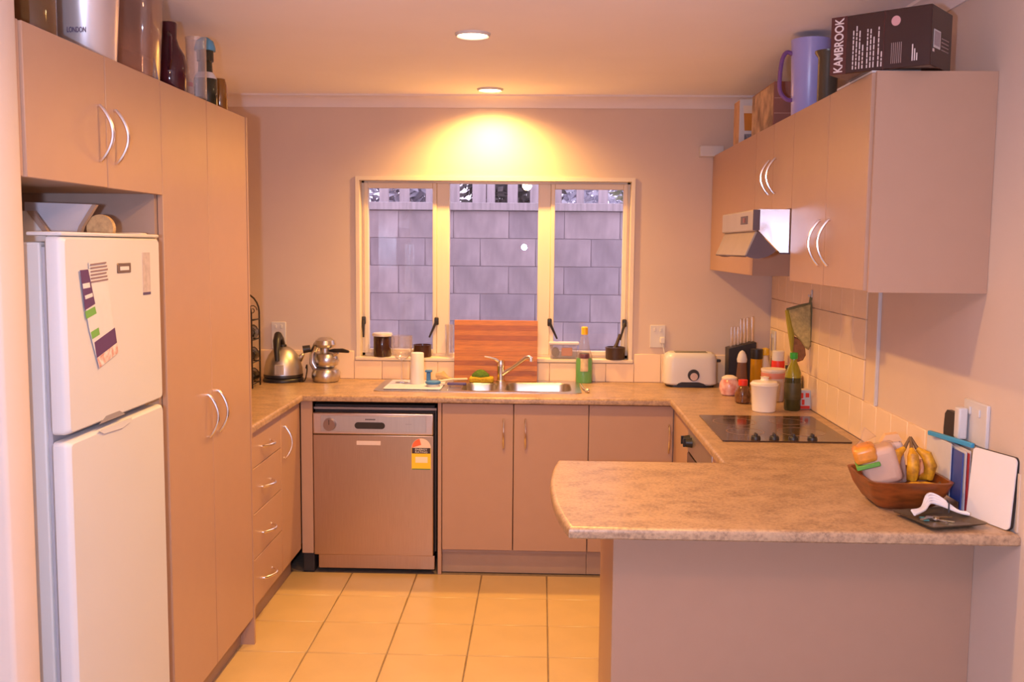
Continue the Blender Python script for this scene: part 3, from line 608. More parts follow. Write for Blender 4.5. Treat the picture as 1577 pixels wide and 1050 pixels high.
for z, lab, cm in ((.048, 'dark wine bottle on the lowest shelf of the wire rack', (.12, .05, .03)), (.158, 'dark wine bottle on the middle shelf of the wire rack', (.10, .04, .02)), (.273, 'dark wine bottle with red cap on the top shelf of the wire rack', (.75, .05, .04))):
    c = (wx+.04, ZB+z); b = thing('wine_bottle', (c[0], wy, ZB+z), lab, 'bottle', 'wine bottles in the wire rack')
    pr = [(.001, -.12), (.034, -.118), (.037, -.11), (.037, .02), (.030, .05), (.014, .075), (.013, .12)]
    g = G().loft([[(c[0]+r*cos(2*pi*j/16), wy-y, c[1]+r*sin(2*pi*j/16)) for j in range(16)] for r, y in pr]); part('glass', g, BOT, b)
    part('cap', G().cyl((c[0], wy-.10, c[1]), (c[0], wy-.15, c[1]), .0145), mat('cap_%d' % int(z*1000), cm, .4), b)
# power points
def outlet_y(x0, x1, z0, z1, label):
    t = thing('power_point', ((x0+x1)/2, -.002, z0), label, 'power point', 'power points on the walls')
    part('plate', G().rbox(x0, -.009, z0, x1, 0.0, z1, .003), WHITE, t)
    for k in (.3, .7): part('switch', G().rbox(x0+(x1-x0)*k-.006, -.013, z1-.035, x0+(x1-x0)*k+.006, -.008, z1-.015, .002), WHITE, t)
    return t
outlet_y(.183, .262, 1.060, 1.208, 'white power point on the wall above the kettle')
t = outlet_y(2.251, 2.333, 1.090, 1.213, 'white power point on the wall above the toaster')
t2 = thing('plug', (2.315, -.012, 1.12), 'white plug with cord in the power point above the toaster', 'plug')
part('plug_body', G().rbox(2.302, -.04, 1.115, 2.330, -.0095, 1.150, .006), WHITE, t2)
part('cord', G().tube([(2.316, -.035, 1.117), (2.325, -.045, 1.07), (2.345, -.03, 1.0), (2.36, -.022, .93)], .003, 6), WHITE, t2)

# ------------------------------------------------------------------ window sill and sink
SZ = WZ0
t = thing('jar', (.787, .03, SZ), 'dark brown glass jar with a lid on the left of the sill', 'jar')
part('body', G().lathe((.787, .03, SZ), [(.046, 0), (.049, .004), (.049, .108), (.046, .112), (.001, .112)], 28), mat('brown_jar', (.05, .018, .012), .15, var=.2), t)
part('lid', G().lathe((.787, .03, SZ), [(.055, .113), (.056, .122), (.052, .130), (.001, .132)], 28), mat('frosted_lid', (.62, .55, .52), .25), t)
solo('candle_pot', G().lathe((1.008, .03, SZ), [(.046, 0), (.050, .005), (.050, .062), (.052, .068), (.046, .068), (.044, .04), (.001, .038)], 28), mat('brown_pot', (.06, .02, .012), .2, var=.2), 'short dark brown pot on the sill beside the wine glass', 'pot')
solo('glass', G().lathe((1.158, .03, SZ), [(.020, 0), (.021, .004), (.026, .18), (.0245, .18), (.0195, .006), (.001, .005)], 24, False), CLEAR, 'tall narrow clear glass on the sill beside the chopping board', 'glass')
gx, gy = .927, -.20
t = thing('wine_glass', (gx, gy, ZB+.0085), 'clear stemmed wine glass standing on the drainer', 'glass')
part('bowl', G().lathe((gx, gy, ZB+.0085), [(.004, .118), (.03, .128), (.050, .155), (.057, .20), (.055, .25), (.0535, .25), (.0555, .20), (.0485, .156), (.028, .130), (.001, .121)], 28, False), CLEAR, t)
part('stem', G().lathe((gx, gy, ZB+.0085), [(.036, 0), (.034, .003), (.008, .008), (.0045, .02), (.004, .11), (.006, .120), (.001, .121)], 20), CLEAR, t)
FROST = mat('frosted_plastic', (.80, .72, .72), .35, var=.03)
solo('tumbler', G().lathe((1.012, -.225, ZB+.0085), [(.038, 0), (.0385, .004), (.034, .16), (.032, .163), (.001, .164)], 28), FROST, 'frosted white tumbler upside down on the drainer', 'tumbler')
solo('drying_mat', G().prism(rrect(.862, -.425, 1.155, -.09, .012, 3), 'z', ZB+.0066, ZB+.0085), mat('white_mat', (.60, .60, .76), .6, var=.08, scale=30, bump=.3, bscale=250), 'white drying mat on the sink drainer', 'mat')
BLUE = mat('blue_plastic', (.04, .17, .42), .35)
t = thing('dish_brush', (1.10, -.3, ZB+.0085), 'blue round dish brush lying on the drying mat', 'brush')
part('head', G().lathe((1.105, -.315, ZB+.0085), [(.036, .012), (.04, .016), (.040, .024), (.034, .028), (.001, .029)], 24), BLUE, t)
part('bristles', G().lathe((1.105, -.315, ZB+.0085), [(.033, 0), (.034, .012), (.001, .012)], 20), PAPER, t)
part('handle', G().tube([(1.12, -.30, ZB+.030), (1.20, -.22, ZB+.032), (1.27, -.17, ZB+.028)], .006, 8), mat('pale_handle', (.75, .62, .52), .4), t)
t = thing('bottle_brush', (1.05, -.15, ZB+.0085), 'small blue handled scrubber behind the dish brush', 'brush')
part('handle', G().rbox(1.052, -.165, ZB+.0085, 1.075, -.145, ZB+.06, .005), BLUE, t); part('head', G().rbox(1.045, -.172, ZB+.0605, 1.083, -.138, ZB+.072, .005), BLUE, t)
solo('wooden_spoon', G().tube([(1.205, -.14, ZB+.016), (1.16, -.135, ZB+.030), (1.135, -.13, ZB+.042), (1.10, -.125, ZB+.040)], .008, 8, [.005, .007, .024, .014]), mat('spoon_wood', (.62, .40, .22), .5, var=.15), 'pale wooden spoon lying across the drainer', 'spoon')
t = thing('kitchen_knife', (1.2, -.25, ZB+.0085), 'purple handled knife lying between drainer and sponge', 'knife')
part('handle', G().rbox(1.175, -.285, ZB+.009, 1.275, -.268, ZB+.024, .005), mat('purple_plastic', (.10, .07, .22), .4), t)
part('blade', G().prism([(1.175, -.286), (1.175, -.266), (1.10, -.27), (1.085, -.284)], 'z', ZB+.015, ZB+.0165), CHROME, t)
t = thing('sponge', (1.34, -.13, ZB+.004), 'yellow sponge with a green scourer beside the tap', 'sponge')
part('foam', G().rbox(1.278, -.142, ZB+.0045, 1.408, -.075, ZB+.034, .010, 3), mat('sponge_yellow', (.62, .40, .03), .9, var=.3, scale=90, bump=.5, bscale=200), t)
part('scourer', G().lathe((1.338, -.108, ZB+.0345), [(.048, 0), (.046, .012), (.032, .024), (.018, .034), (.001, .038)], 14, True, 1, .65), mat('scourer_green', (.10, .20, .03), .95, var=.4, scale=120, bump=.6, bscale=260), t)
t = thing('chopping_board', (1.414, -.045, ZB+.0045), 'striped orange-brown wooden chopping board leaning behind the tap', 'chopping board')
WD = [mat('board_wood_%d' % i, c, .42, var=.25, scale=10, stretch=(1.5, 8, 22)) for i, c in enumerate(((.56, .185, .014), (.42, .12, .010), (.62, .215, .020)))]
for i in range(12):
    z0, z1 = ZB+.005+i*.0272, ZB+.005+(i+1)*.0272-.0004; f = lambda z: -.058+.05*(z-ZB)
    part('strip', G().loft([[(x, f(z)+dy, z) for dy, z in ((0, z0), (.02, z0), (.02, z1), (0, z1))] for x in (1.191, 1.641)]), WD[(i*7+i//3) % 3], t)
sx_, sy_ = 1.894, -.058
t = thing('dish_soap', (sx_, sy_, ZB), 'clear bottle of green dish soap with yellow cap behind the sink', 'bottle')
part('liquid', G().lathe((sx_, sy_, ZB), [(.042, .001), (.044, .01), (.044, .12), (.040, .135), (.001, .136)], 24, True, 1, .6), mat('green_soap', (.06, .48, .05), .2, var=.1), t)
part('bottle', G().lathe((sx_, sy_, ZB), [(.044, 0), (.046, .008), (.046, .125), (.042, .15), (.030, .185), (.024, .225), (.020, .25), (.014, .26), (.014, .268)], 24, False, 1, .6), CLEAR, t)
part('cap', G().lathe((sx_, sy_, ZB), [(.018, .262), (.018, .300), (.014, .304), (.001, .305)], 18), mat('cap_yellow', (.90, .50, .02), .4), t)
part('label', G().lathe((sx_, sy_, ZB), [(.0452, .065), (.0462, .07), (.0445, .150), (.042, .155)], 24, False, .62, .75), mat('soap_label', (.78, .62, .40), .5, var=.3, scale=40), t)
part('label_band', G().lathe((sx_, sy_, ZB), [(.0455, .135), (.047, .137), (.045, .158), (.043, .160)], 24, False, .63, .76), mat('label_dark', (.14, .05, .08), .5), t)
solo('spoon', G().tube([(1.885, -.40, ZB+.009), (1.898, -.44, ZB+.013), (1.878, -.33, ZB+.012), (1.872, -.20, ZB+.014)][::-1][:3]+[(1.896, -.43, ZB+.010)], .006, 8, [.004, .004, .005, .013]), CHROME, 'steel teaspoon on the right edge of the sink', 'spoon')
t = thing('storage_tub', (1.785, .03, SZ), 'clear lidded tub with orange sachet on the sill', 'tub')
part('tub', G().rbox(1.712, -.012, SZ, 1.858, .056, SZ+.078, .006), glass('tub_plastic', (.9, .88, .9), 1.4, .08, .22, (.85, .8, .82)), t)
part('lid', G().rbox(1.704, -.015, SZ+.0785, 1.868, .059, SZ+.092, .004), mat('lid_plastic', (.62, .58, .62), .4), t)
solo('sachet', G().rbox(1.772, .0, SZ+.016, 1.832, .02, SZ+.062, .006), mat('orange_sachet', (.80, .20, .03), .4, var=.1), 'orange sachet inside the clear tub on the sill', 'sachet')
solo('scrubber', G().sph((1.74, .02, SZ+.036), (.022, .022, .028)), mat('steel_wool', (.25, .18, .16), .7, .3, var=.4, scale=160, bump=.8, bscale=300), 'brown steel wool ball inside the clear tub', 'scrubber')
STONE = mat('dark_stone', (.07, .035, .022), .45, var=.4, scale=20)
solo('mortar', G().lathe((2.066, .025, SZ), [(.048, 0), (.052, .004), (.053, .05), (.055, .066), (.048, .068), (.042, .03), (.001, .02)], 28), STONE, 'dark stone mortar on the right end of the sill', 'mortar')
solo('pestle', G().tube([(2.055, .022, SZ+.035), (2.075, .03, SZ+.085), (2.092, .045, SZ+.135)], .009, 10, [.016, .010, .008]), STONE, 'dark pestle standing in the stone mortar', 'pestle')

# ------------------------------------------------------------------ right bench: toaster, knives, jars
t = thing('toaster', (2.451, -.11, ZB), 'white two-slice toaster with round dial under the power point', 'toaster')
lp = []
for q, z in ((.010, .012), (.0, .020), (.002, .06), (.004, .150), (.012, .170), (.028, .180)):
    lp.append([(p[0], p[1], ZB+z) for p in rrect(2.312+q, -.195+q*.6, 2.592-q, -.035-q*.6, .045, 6)])
part('body', G().loft(lp), WHITE, t)
part('foot', G().prism(rrect(2.330, -.185, 2.575, -.045, .04, 5), 'z', ZB, ZB+.0118), BLACK, t)
part('base_arch', G().prism([(2.372, ZB+.010), (2.382, ZB+.022), (2.40, ZB+.029), (2.49, ZB+.029), (2.515, ZB+.022), (2.53, ZB+.010)], 'y', -.1975, -.190), BLACK, t)
for y in (-.135, -.09): part('slot', G().box(2.37, y-.010, ZB+.1795, 2.54, y+.010, ZB+.1812), DARKV, t)
k = part('dial', G().cyl((2.462, -.1935, ZB+.066), (2.462, -.204, ZB+.066), .031, .029, 28), BLACK, t)
part('dial_face', G().cyl((2.462, -.2035, ZB+.060), (2.462, -.210, ZB+.060), .0215, .020, 24), CHROME, k)
part('lever', G().rbox(2.5925, -.125, ZB+.128, 2.615, -.095, ZB+.143, .004), BLACK, t)
t = thing('knife_block', (2.72, -.11, ZB), 'black knife block behind the oil and spice jars', 'knife block')
part('block', G().prism([(2.650, ZB), (2.790, ZB), (2.790, ZB+.240), (2.750, ZB+.232), (2.648, ZB+.205)], 'y', -.165, -.06), BLACK, t)
for i, (x, z0, z1) in enumerate(((2.668, .207, .318), (2.686, .212, .318), (2.702, .217, .320), (2.717, .222, .360), (2.734, .227, .364), (2.752, .231, .368), (2.775, .236, .374))):
    k = thing('kitchen_knife', (x, -.11, ZB+z0), '%s steel handled knife from the left in the black block' % ('first', 'second', 'third', 'fourth', 'fifth', 'sixth', 'seventh')[i], 'knife', 'knives in the knife block')
    part('handle', G().rbox(x-.0055, -.126+.006*(i % 2), ZB+z0+.002, x+.0055, -.104+.006*(i % 2), ZB+z1, .002), CHROME, k)
def jar(name, c, prof, m, label, cat, caps=(), seg=26, sx=1, sy=1):
    t = thing(name, (c[0], c[1], ZB), label, cat); part('body', G().lathe((c[0], c[1], ZB), prof, seg, True, sx, sy), m, t)
    for nm, p, mm in caps: part(nm, G().lathe((c[0], c[1], ZB), p, seg, True, sx, sy), mm, t)
    return t
RED = mat('red_plastic', (.75, .04, .02), .4); CREAM = mat('cream_plastic', (.80, .68, .58), .4)
jar('sugar_bowl', (2.602, -.44), [(.030, 0), (.040, .006), (.050, .035), (.048, .06), (.036, .082)], mat('pink_china', (.62, .22, .18), .2, col2=(.85, .55, .5), scale=26), 'round pink flowered jar in front of the toaster end', 'jar', (('lid', [(.038, .0825), (.038, .090), (.02, .10), (.001, .101)], CREAM),))
jar('pepper_mill', (2.690, -.30), [(.034, 0), (.034, .02), (.030, .05), (.024, .12), (.022, .150)], glass('brown_acrylic', (.62, .42, .36), 1.45, .05, .4, (.35, .18, .13)), 'brown clear grinder bottle with white spout before the knife block', 'bottle', (('spout', [(.024, .1505), (.026, .165), (.020, .190), (.012, .205), (.001, .212)], PAPER),))
jar('oil_bottle', (2.772, -.26), [(.028, 0), (.030, .005), (.030, .165)], mat('amber_oil', (.55, .26, .01), .15, var=.15), 'amber oil bottle with black lid beside the knife block', 'bottle', (('lid', [(.031, .1655), (.032, .17), (.032, .215), (.001, .218)], BLACK),))
jar('squeeze_bottle', (2.845, -.13), [(.026, 0), (.028, .01), (.028, .12), (.014, .17)], mat('pale_bottle', (.75, .65, .55), .4), 'pale squeeze bottle with yellow cap in the corner', 'bottle', (('cap', [(.02, .1705), (.022, .18), (.018, .205), (.001, .21)], mat('lemon_yellow', (.75, .48, .03), .4)),))
jar('spice_jar', (2.618, -.69), [(.028, 0), (.036, .008), (.038, .04), (.032, .07), (.022, .085)], mat('spice_brown', (.22, .09, .035), .15, var=.5, scale=50), 'small round brown spice jar with red lid before the white canister', 'jar', (('lid', [(.021, .0855), (.022, .09), (.022, .112), (.001, .114)], RED),))
jar('canister', (2.668, -.915), [(.048, 0), (.052, .004), (.060, .115), (.064, .12), (.064, .126), (.058, .128)], mat('white_china', (.84, .76, .68), .22, var=.02), 'white china canister with knobbed lid behind the cooktop', 'canister', (('lid', [(.060, .1282), (.055, .136), (.02, .142), (.016, .150), (.020, .156), (.001, .160)], mat('white_china', (.84, .76, .68), .22)),))
jar('storage_tub', (2.780, -.60), [(.048, 0), (.052, .004), (.056, .145)], mat('milky_plastic', (.70, .55, .48), .35, var=.08), 'milky tub with red band behind the white canister', 'tub', (('band', [(.0565, .112), (.0572, .116), (.0575, .134), (.0568, .138)], mat('faded_red', (.62, .22, .16), .5)), ('lid', [(.058, .1455), (.058, .156), (.001, .158)], CREAM)))
jar('spray_can', (2.842, -.43), [(.030, 0), (.031, .004), (.031, .135)], mat('white_can', (.78, .70, .66), .3), 'tall white and red can in the corner behind the green bottle', 'can', (('red_band', [(.0315, .136), (.032, .140), (.032, .172), (.0315, .176)], RED), ('cap', [(.0295, .1765), (.0295, .222), (.026, .226), (.001, .227)], PAPER)))
t = jar('olive_oil_bottle', (2.806, -.87), [(.034, 0), (.037, .006), (.037, .150)], mat('dark_olive_glass', (.05, .045, .012), .10, var=.2), 'dark green oil bottle with bright green cap beside the cooktop', 'bottle',
    (('shoulder', [(.037, .1502), (.034, .175), (.024, .200), (.014, .222), (.013, .235)], mat('olive_glass', (.26, .22, .015), .10)), ('cap', [(.0165, .2352), (.0175, .24), (.0175, .262), (.001, .264)], mat('green_cap', (.03, .34, .04), .4))))
part('label', G().lathe((2.806, -.87, ZB), [(.0373, .05), (.0378, .052), (.0378, .125), (.0373, .127)], 26, False, 1, 1), mat('oil_label', (.07, .055, .015), .5, var=.3, scale=30), t)
t = thing('food_carton', (2.868, -.815, ZB), 'small white carton with red print beside the green bottle', 'carton')
part('carton', G().rbox(2.838, -.845, ZB, 2.896, -.785, ZB+.088, .003), PAPER, t)
for z0, z1, x0, x1 in ((.05, .075, .850, .862), (.055, .075, .872, .888), (.02, .045, .856, .868), (.002, .016, .842, .892)): part('red_print', G().box(2+x0, -.8458, ZB+z0, 2+x1, -.8448, ZB+z1), RED, t)
jar('spice_jar', (2.868, -.70), [(.026, 0), (.028, .005), (.028, .10), (.02, .115)], mat('olive_relish', (.30, .22, .06), .2, var=.3), 'olive coloured jar behind the red and white carton', 'jar', (('lid', [(.022, .1155), (.023, .12), (.023, .138), (.001, .14)], mat('brass_lid', (.55, .38, .12), .35, .6)),))
jar('sauce_jar', (2.868, -.57), [(.026, 0), (.028, .005), (.028, .13), (.022, .145)], mat('pale_sauce', (.62, .48, .36), .25, var=.2), 'pale jar with dark lid against the splashback', 'jar', (('lid', [(.023, .1455), (.024, .15), (.024, .168), (.001, .17)], DARKV),))
# oven mitt on its hook
t = thing('oven_mitt', (2.85, -.85, 1.12), 'green quilted oven mitt hanging from a hook on the tiles', 'oven mitt')
MITT = mat('mitt_green', (.60, .48, .20), .95, var=.35, scale=45, bump=.8, bscale=130)
def pad(poly, y0, y1, r):
    c = Vector((sum(p[0] for p in poly)/len(poly), sum(p[1] for p in poly)/len(poly)))
    def sc(k): return [(c.x+(p[0]-c.x)*k, c.y+(p[1]-c.y)*k) for p in poly]
    return G().loft([[(p[0], y, p[1]) for p in sc(k)] for k, y in ((.86, y0), (.97, y0+r), (1, (y0+y1)/2), (.97, y1-r), (.86, y1))])
part('front', pad([(2.784, 1.353), (2.888, 1.382), (2.893, 1.30), (2.896, 1.19), (2.888, 1.168), (2.872, 1.178), (2.845, 1.215), (2.815, 1.245), (2.797, 1.29)], -.872, -.845, .006), MITT, t)
part('piping', G().tube([(2.781, -.86, 1.354), (2.84, -.86, 1.372), (2.889, -.86, 1.386), (2.896, -.86, 1.30), (2.899, -.86, 1.185)], .006, 8), mat('mitt_trim', (.20, .18, .08), .9), t)
part('side_binding', G().tube([(2.783, -.86, 1.352), (2.795, -.86, 1.30), (2.806, -.86, 1.235), (2.812, -.86, 1.16)], .010, 8, [.010, .014, .014, .006]), mat('mitt_yellow', (.33, .27, .03), .9), t)
part('thumb', pad([(2.812, 1.235), (2.845, 1.222), (2.872, 1.185), (2.878, 1.145), (2.865, 1.12), (2.842, 1.112), (2.823, 1.13), (2.811, 1.18)], -.862, -.835, .006), mat('mitt_brown', (.30, .13, .06), .95, var=.3, scale=60, bump=.8, bscale=130), t)
part('loop', G().tube([(2.886, -.86, 1.38), (2.892, -.86, 1.41), (2.891, -.858, 1.425), (2.888, -.856, 1.41), (2.884, -.858, 1.382)], .004, 6), mat('mitt_trim', (.13, .13, .05), .9), t)
t.location.y += .05
solo('wall_hook', G().rbox(2.889, -.818, 1.41, XW-.0105, -.798, 1.445, .003).tube([(2.892, -.808, 1.418), (2.880, -.808, 1.415), (2.878, -.808, 1.424)], .003, 6), WHITE, 'white adhesive hook on the tiles above the mitt', 'hook')
def outlet_x(y0, y1, z0, z1, label):
    t = thing('power_point', (XW-.005, (y0+y1)/2, z0), label, 'power point', 'power points on the walls'); xo = XW if z0 > 1.06 and y1 < -1.75 else XW-.0105
    part('plate', G().rbox(xo-.011, y0, z0, xo-.0002, y1, z1, .003), WHITE, t)
    for k in (.3, .7): part('switch', G().rbox(xo-.016, y0+(y1-y0)*k-.007, z1-.04, xo-.0105, y0+(y1-y0)*k+.007, z1-.018, .002), WHITE, t)
outlet_x(-.16, -.08, 1.09, 1.20, 'white power point on the tiles in the far right corner')
outlet_x(-2.607, -2.458, 1.081, 1.203, 'white double power point above the fruit bowl and letters')
t = thing('phone_charger', (2.88, -2.49, 1.09), 'white charger plugged into the power point above the letters', 'charger')
part('plug', G().rbox(2.862, -2.505, 1.088, XW-.0165, -2.47, 1.180, .006), WHITE, t)
solo('wall_box', G().rbox(2.488, -.055, 2.112, 2.612, 0, 2.168, .004), WHITE, 'small white plastic box high on the back wall beside the cabinets', 'box')

# ------------------------------------------------------------------ on the peninsula
BOWLW = mat('bowl_wood', (.31, .075, .013), .33, var=.45, scale=7, stretch=(3, 3, 10))
bx, by = 2.697, -2.508
lp = []
for hx, hy, z, r in ((.070, .072, .0, .03), (.085, .088, .012, .035), (.105, .108, .045, .035), (.118, .122, .086, .03), (.110, .114, .086, .03), (.096, .099, .046, .03), (.072, .074, .016, .03)):
    lp.append([(p[0], p[1], ZB+z) for p in rrect(bx-hx, by-hy, bx+hx, by+hy, r, 5)])
solo('fruit_bowl', G().loft(lp), BOWLW, 'square flared wooden fruit bowl on the peninsula', 'bowl')
BAN = mat('banana_skin', (.86, .42, .015), .5, var=.0, scale=38, col2=(.42, .17, .01)); BS = mat('banana_stem', (.20, .10, .03), .7)
for i, (x0, y0, lean, lab) in enumerate(((2.712, -2.49, -.030, 'leftmost spotted banana of the bunch in the wooden bowl'), (2.735, -2.515, -.004, 'front spotted banana of the bunch in the wooden bowl'), (2.762, -2.50, .024, 'rightmost spotted banana of the bunch in the wooden bowl'))):
    t = thing('banana', (x0, y0, ZB+.07), lab, 'banana', 'bananas in the fruit bowl')
    tip = Vector((2.740, -2.47, ZB+.165))
    P = [Vector((x0+lean*.2, y0+.03, ZB+.065)), Vector((x0+lean*.9, y0-.005, ZB+.08)), Vector((x0+lean, y0-.012, ZB+.11)), Vector((x0+lean*.6, y0-.002, ZB+.14)), Vector((x0*.5+tip.x*.5+lean*.2, y0*.5+tip.y*.5, ZB+.155))]
    part('fruit', G().tube(P, .016, 10, [.006, .016, .018, .016, .007]), BAN, t)
    part('stalk', G().tube([P[-1], P[-1].lerp(tip, .5)+Vector((0, 0, .012)), tip+Vector((0, 0, .022))], .004, 6, [.006, .0045, .004]), BS, t)
t = thing('banana', (2.74, -2.55, ZB+.05), 'yellow banana lying in the bottom of the wooden bowl', 'banana', 'bananas in the fruit bowl')
part('fruit', G().tube([(2.68, -2.565, ZB+.055), (2.71, -2.577, ZB+.062), (2.75, -2.575, ZB+.062), (2.79, -2.555, ZB+.062)], .017, 10, [.008, .017, .018, .008]), BAN, t)
part('stalk', G().tube([(2.79, -2.555, ZB+.062), (2.802, -2.545, ZB+.07)], .005, 6), BS, t)
solo('peach', G().sph((2.782, -2.455, ZB+.085), (.033, .033, .034)), mat('peach_skin', (.80, .38, .20), .6, var=.2), 'pale orange fruit beside the bananas in the bowl', 'fruit')
t = thing('bread_bag', (2.64, -2.47, ZB+.03), 'clear bread bag with green band and orange label in the bowl', 'bread')
M = Matrix.Translation((2.640, -2.480, ZB+.105)) @ Matrix.Rotation(radians(-14), 4, 'Z') @ Matrix.Rotation(radians(-18), 4, 'Y')
part('loaf', G().rbox(-.042, -.045, -.055, .062, .045, .052, .018, 3).xf(M), mat('bread_crust', (.74, .48, .34), .55, var=.15, scale=14), t)
part('bag', G().rbox(-.047, -.050, -.058, .067, .050, .056, .016, 3).xf(M), glass('bag_film', (.98, .96, .95), 1.3, .15, .03, (.9, .8, .78), 3.0, .4), t)
part('orange_label', G().rbox(-.053, -.053, .018, .012, .046, .066, .014, 3).xf(M), mat('orange_film', (.85, .32, .04), .3, var=.3, scale=30), t)
part('green_band', G().rbox(-.0545, -.0545, .005, .0125, .040, .0178, .002, 1).xf(M), mat('green_film', (.12, .34, .04), .4), t)
part('twisted_end', G().tube([(-.02, 0, .06), (-.012, 0, .078), (.0, .01, .088), (.012, .012, .096)], .01, 8, [.024, .008, .016, .022]).xf(M), glass('bag_film'), t)
t = thing('bread_bag', (2.70, -2.43, ZB+.03), 'paper wrapped loaf standing behind the bread bag in the bowl', 'bread')
M = Matrix.Translation((2.708, -2.428, ZB+.11)) @ Matrix.Rotation(radians(-10), 4, 'Z') @ Matrix.Rotation(radians(-10), 4, 'Y')
part('wrapper', G().rbox(-.03, -.02, -.07, .032, .03, .055, .012, 3).xf(M), mat('wrapper_paper', (.70, .50, .40), .5, var=.1, scale=20), t)
part('folded_top', G().prism([(-.03, .0552), (.032, .0552), (.022, .078), (-.012, .078)], 'y', -.012, .022).xf(M), mat('wrapper_orange', (.80, .46, .22), .5), t)
PLT = mat('slate_plate', (.13, .09, .055), .35, var=.25)
pc = Vector((2.738, -2.705, ZB)); lp = []
for h, z in ((.058, 0), (.062, .002), (.084, .012), (.086, .0155), (.080, .013), (.060, .006)):
    lp.append([(p[0], p[1], ZB+z) for p in rrect(pc.x-h, pc.y-h, pc.x+h, pc.y+h, .008, 3)])
solo('square_plate', G().loft(lp).rotz(pc, radians(16)), PLT, 'dark square plate holding keys at the end of the peninsula', 'plate')
KB = mat('key_brass', (.60, .42, .20), .3, 1.0); KS = mat('key_steel', (.55, .50, .48), .3, 1.0)
t = thing('key_bunch', (2.72, -2.715, ZB+.007), 'bunch of keys lying on the dark square plate', 'keys')
part('key_ring', G().tube([(2.715+.014*cos(a), -2.705+.014*sin(a), ZB+.0115) for a in [2*pi*i/16 for i in range(17)]], .0012, 6), KS, t)
for i, (a, m) in enumerate(((-.5, KB), (-1.1, KS), (.1, KB), (-2.4, KS))):
    g = G().prism([(.010*cos(q), .010*sin(q)) for q in [2*pi*j/12 for j in range(12)]], 'z', 0, .002).box(.008, -.0035, 0, .045, .0035, .002).box(.03, -.006, 0, .042, -.0035, .002)
    part('key', g.xf(Matrix.Translation((2.718+.012*cos(a), -2.705+.012*sin(a), ZB+.008+i*.0022)) @ Matrix.Rotation(a, 4, 'Z')), m, t)
part('tag', G().rbox(2.690, -2.725, ZB+.0068, 2.706, -2.690, ZB+.011, .002), mat('tag_teal', (.10, .30, .28), .4), t)
CB = mat('white_cable', (.80, .74, .74), .4)
t = thing('phone_cable', (2.76, -2.65, ZB+.015), 'white cable folded and tied across the square plate', 'cable')
for k in range(4):
    o = k*.006; part('strand', G().tube(smooth([(2.672, -2.705+o, ZB+.020+o*.3), (2.71, -2.675+o, ZB+.026), (2.735, -2.648+o, ZB+.038+o), (2.762, -2.652+o, ZB+.034+o), (2.80, -2.685+o, ZB+.023), (2.822, -2.70+o, ZB+.021)]), .0042, 6), CB, t)
part('tie', G().tube([(2.776, -2.675, ZB+.018), (2.778, -2.668, ZB+.042), (2.782, -2.645, ZB+.044), (2.782, -2.635, ZB+.02)], .0022, 6), BLACK, t)
# white board leaning on the wall end, letters behind it
t = thing('tablet_case', (2.87, -2.71, ZB), 'white rounded board with black edge standing at the end of the peninsula', 'board')
M = Matrix.Translation((2.862, -2.712, ZB+.002)) @ Matrix.Rotation(radians(-73.5), 4, 'Z') @ Matrix.Rotation(radians(-4), 4, 'X')
def rprism(x0, z0, x1, z1, r, y0, y1): return G().prism(rrect(x0, z0, x1, z1, r, 5), 'y', y0, y1)
part('front', rprism(-.080, 0, .080, .192, .014, 0, .004).xf(M), mat('board_white', (.85, .77, .74), .35, var=.02), t)
part('edge', rprism(-.0808, .0, .0812, .193, .014, .0042, .012).xf(M), BLACK, t)
t = thing('letter_rack', (2.86, -2.45, ZB), 'rack of white letters and magazines between fruit bowl and wall', 'letters')
RX = 2.852
part('tray', G().box(RX-.020, -2.60, ZB, 2.893, -2.335, ZB+.004).box(RX-.022, -2.60, ZB, RX-.019, -2.335, ZB+.03), CHROME, t)
for i, (dx, y0, y1, h, m) in enumerate(((-.014, -2.52, -2.345, .178, PAPER), (-.008, -2.585, -2.36, .165, mat('magazine_blue', (.06, .09, .32), .4)), (-.002, -2.592, -2.38, .170, PAPER), (.004, -2.597, -2.35, .166, mat('magazine_red', (.55, .05, .05), .4)), (.010, -2.590, -2.36, .172, PAPER))):
    part('letter', G().box(RX+dx, y0, ZB+.004, RX+dx+.003, y1, ZB+h), m, t)
solo('blue_ruler', G().rbox(-.006, -.100, -.007, .006, .100, .007, .003).xf(Matrix.Translation((2.8485, -2.487, ZB+.1865)) @ Matrix.Rotation(.237, 4, 'Z')), mat('sky_blue_plastic', (.05, .32, .55), .4), 'light blue plastic clip bar lying on top of the letters', 'clip')
t = thing('hair_brush', (2.878, -2.43, ZB+.17), 'black flat brush head standing up behind the letters', 'brush')
part('head', G().prism([(-2.475, 1.02), (-2.47, 1.13), (-2.462, 1.150), (-2.44, 1.158), (-2.40, 1.158), (-2.385, 1.145), (-2.38, 1.10), (-2.385, 1.02)], 'x', 2.871, 2.885), BLACK, t)
part('handle', G().cyl((2.878, -2.43, ZB+.004), (2.878, -2.43, 1.02), .006), BLACK, t)

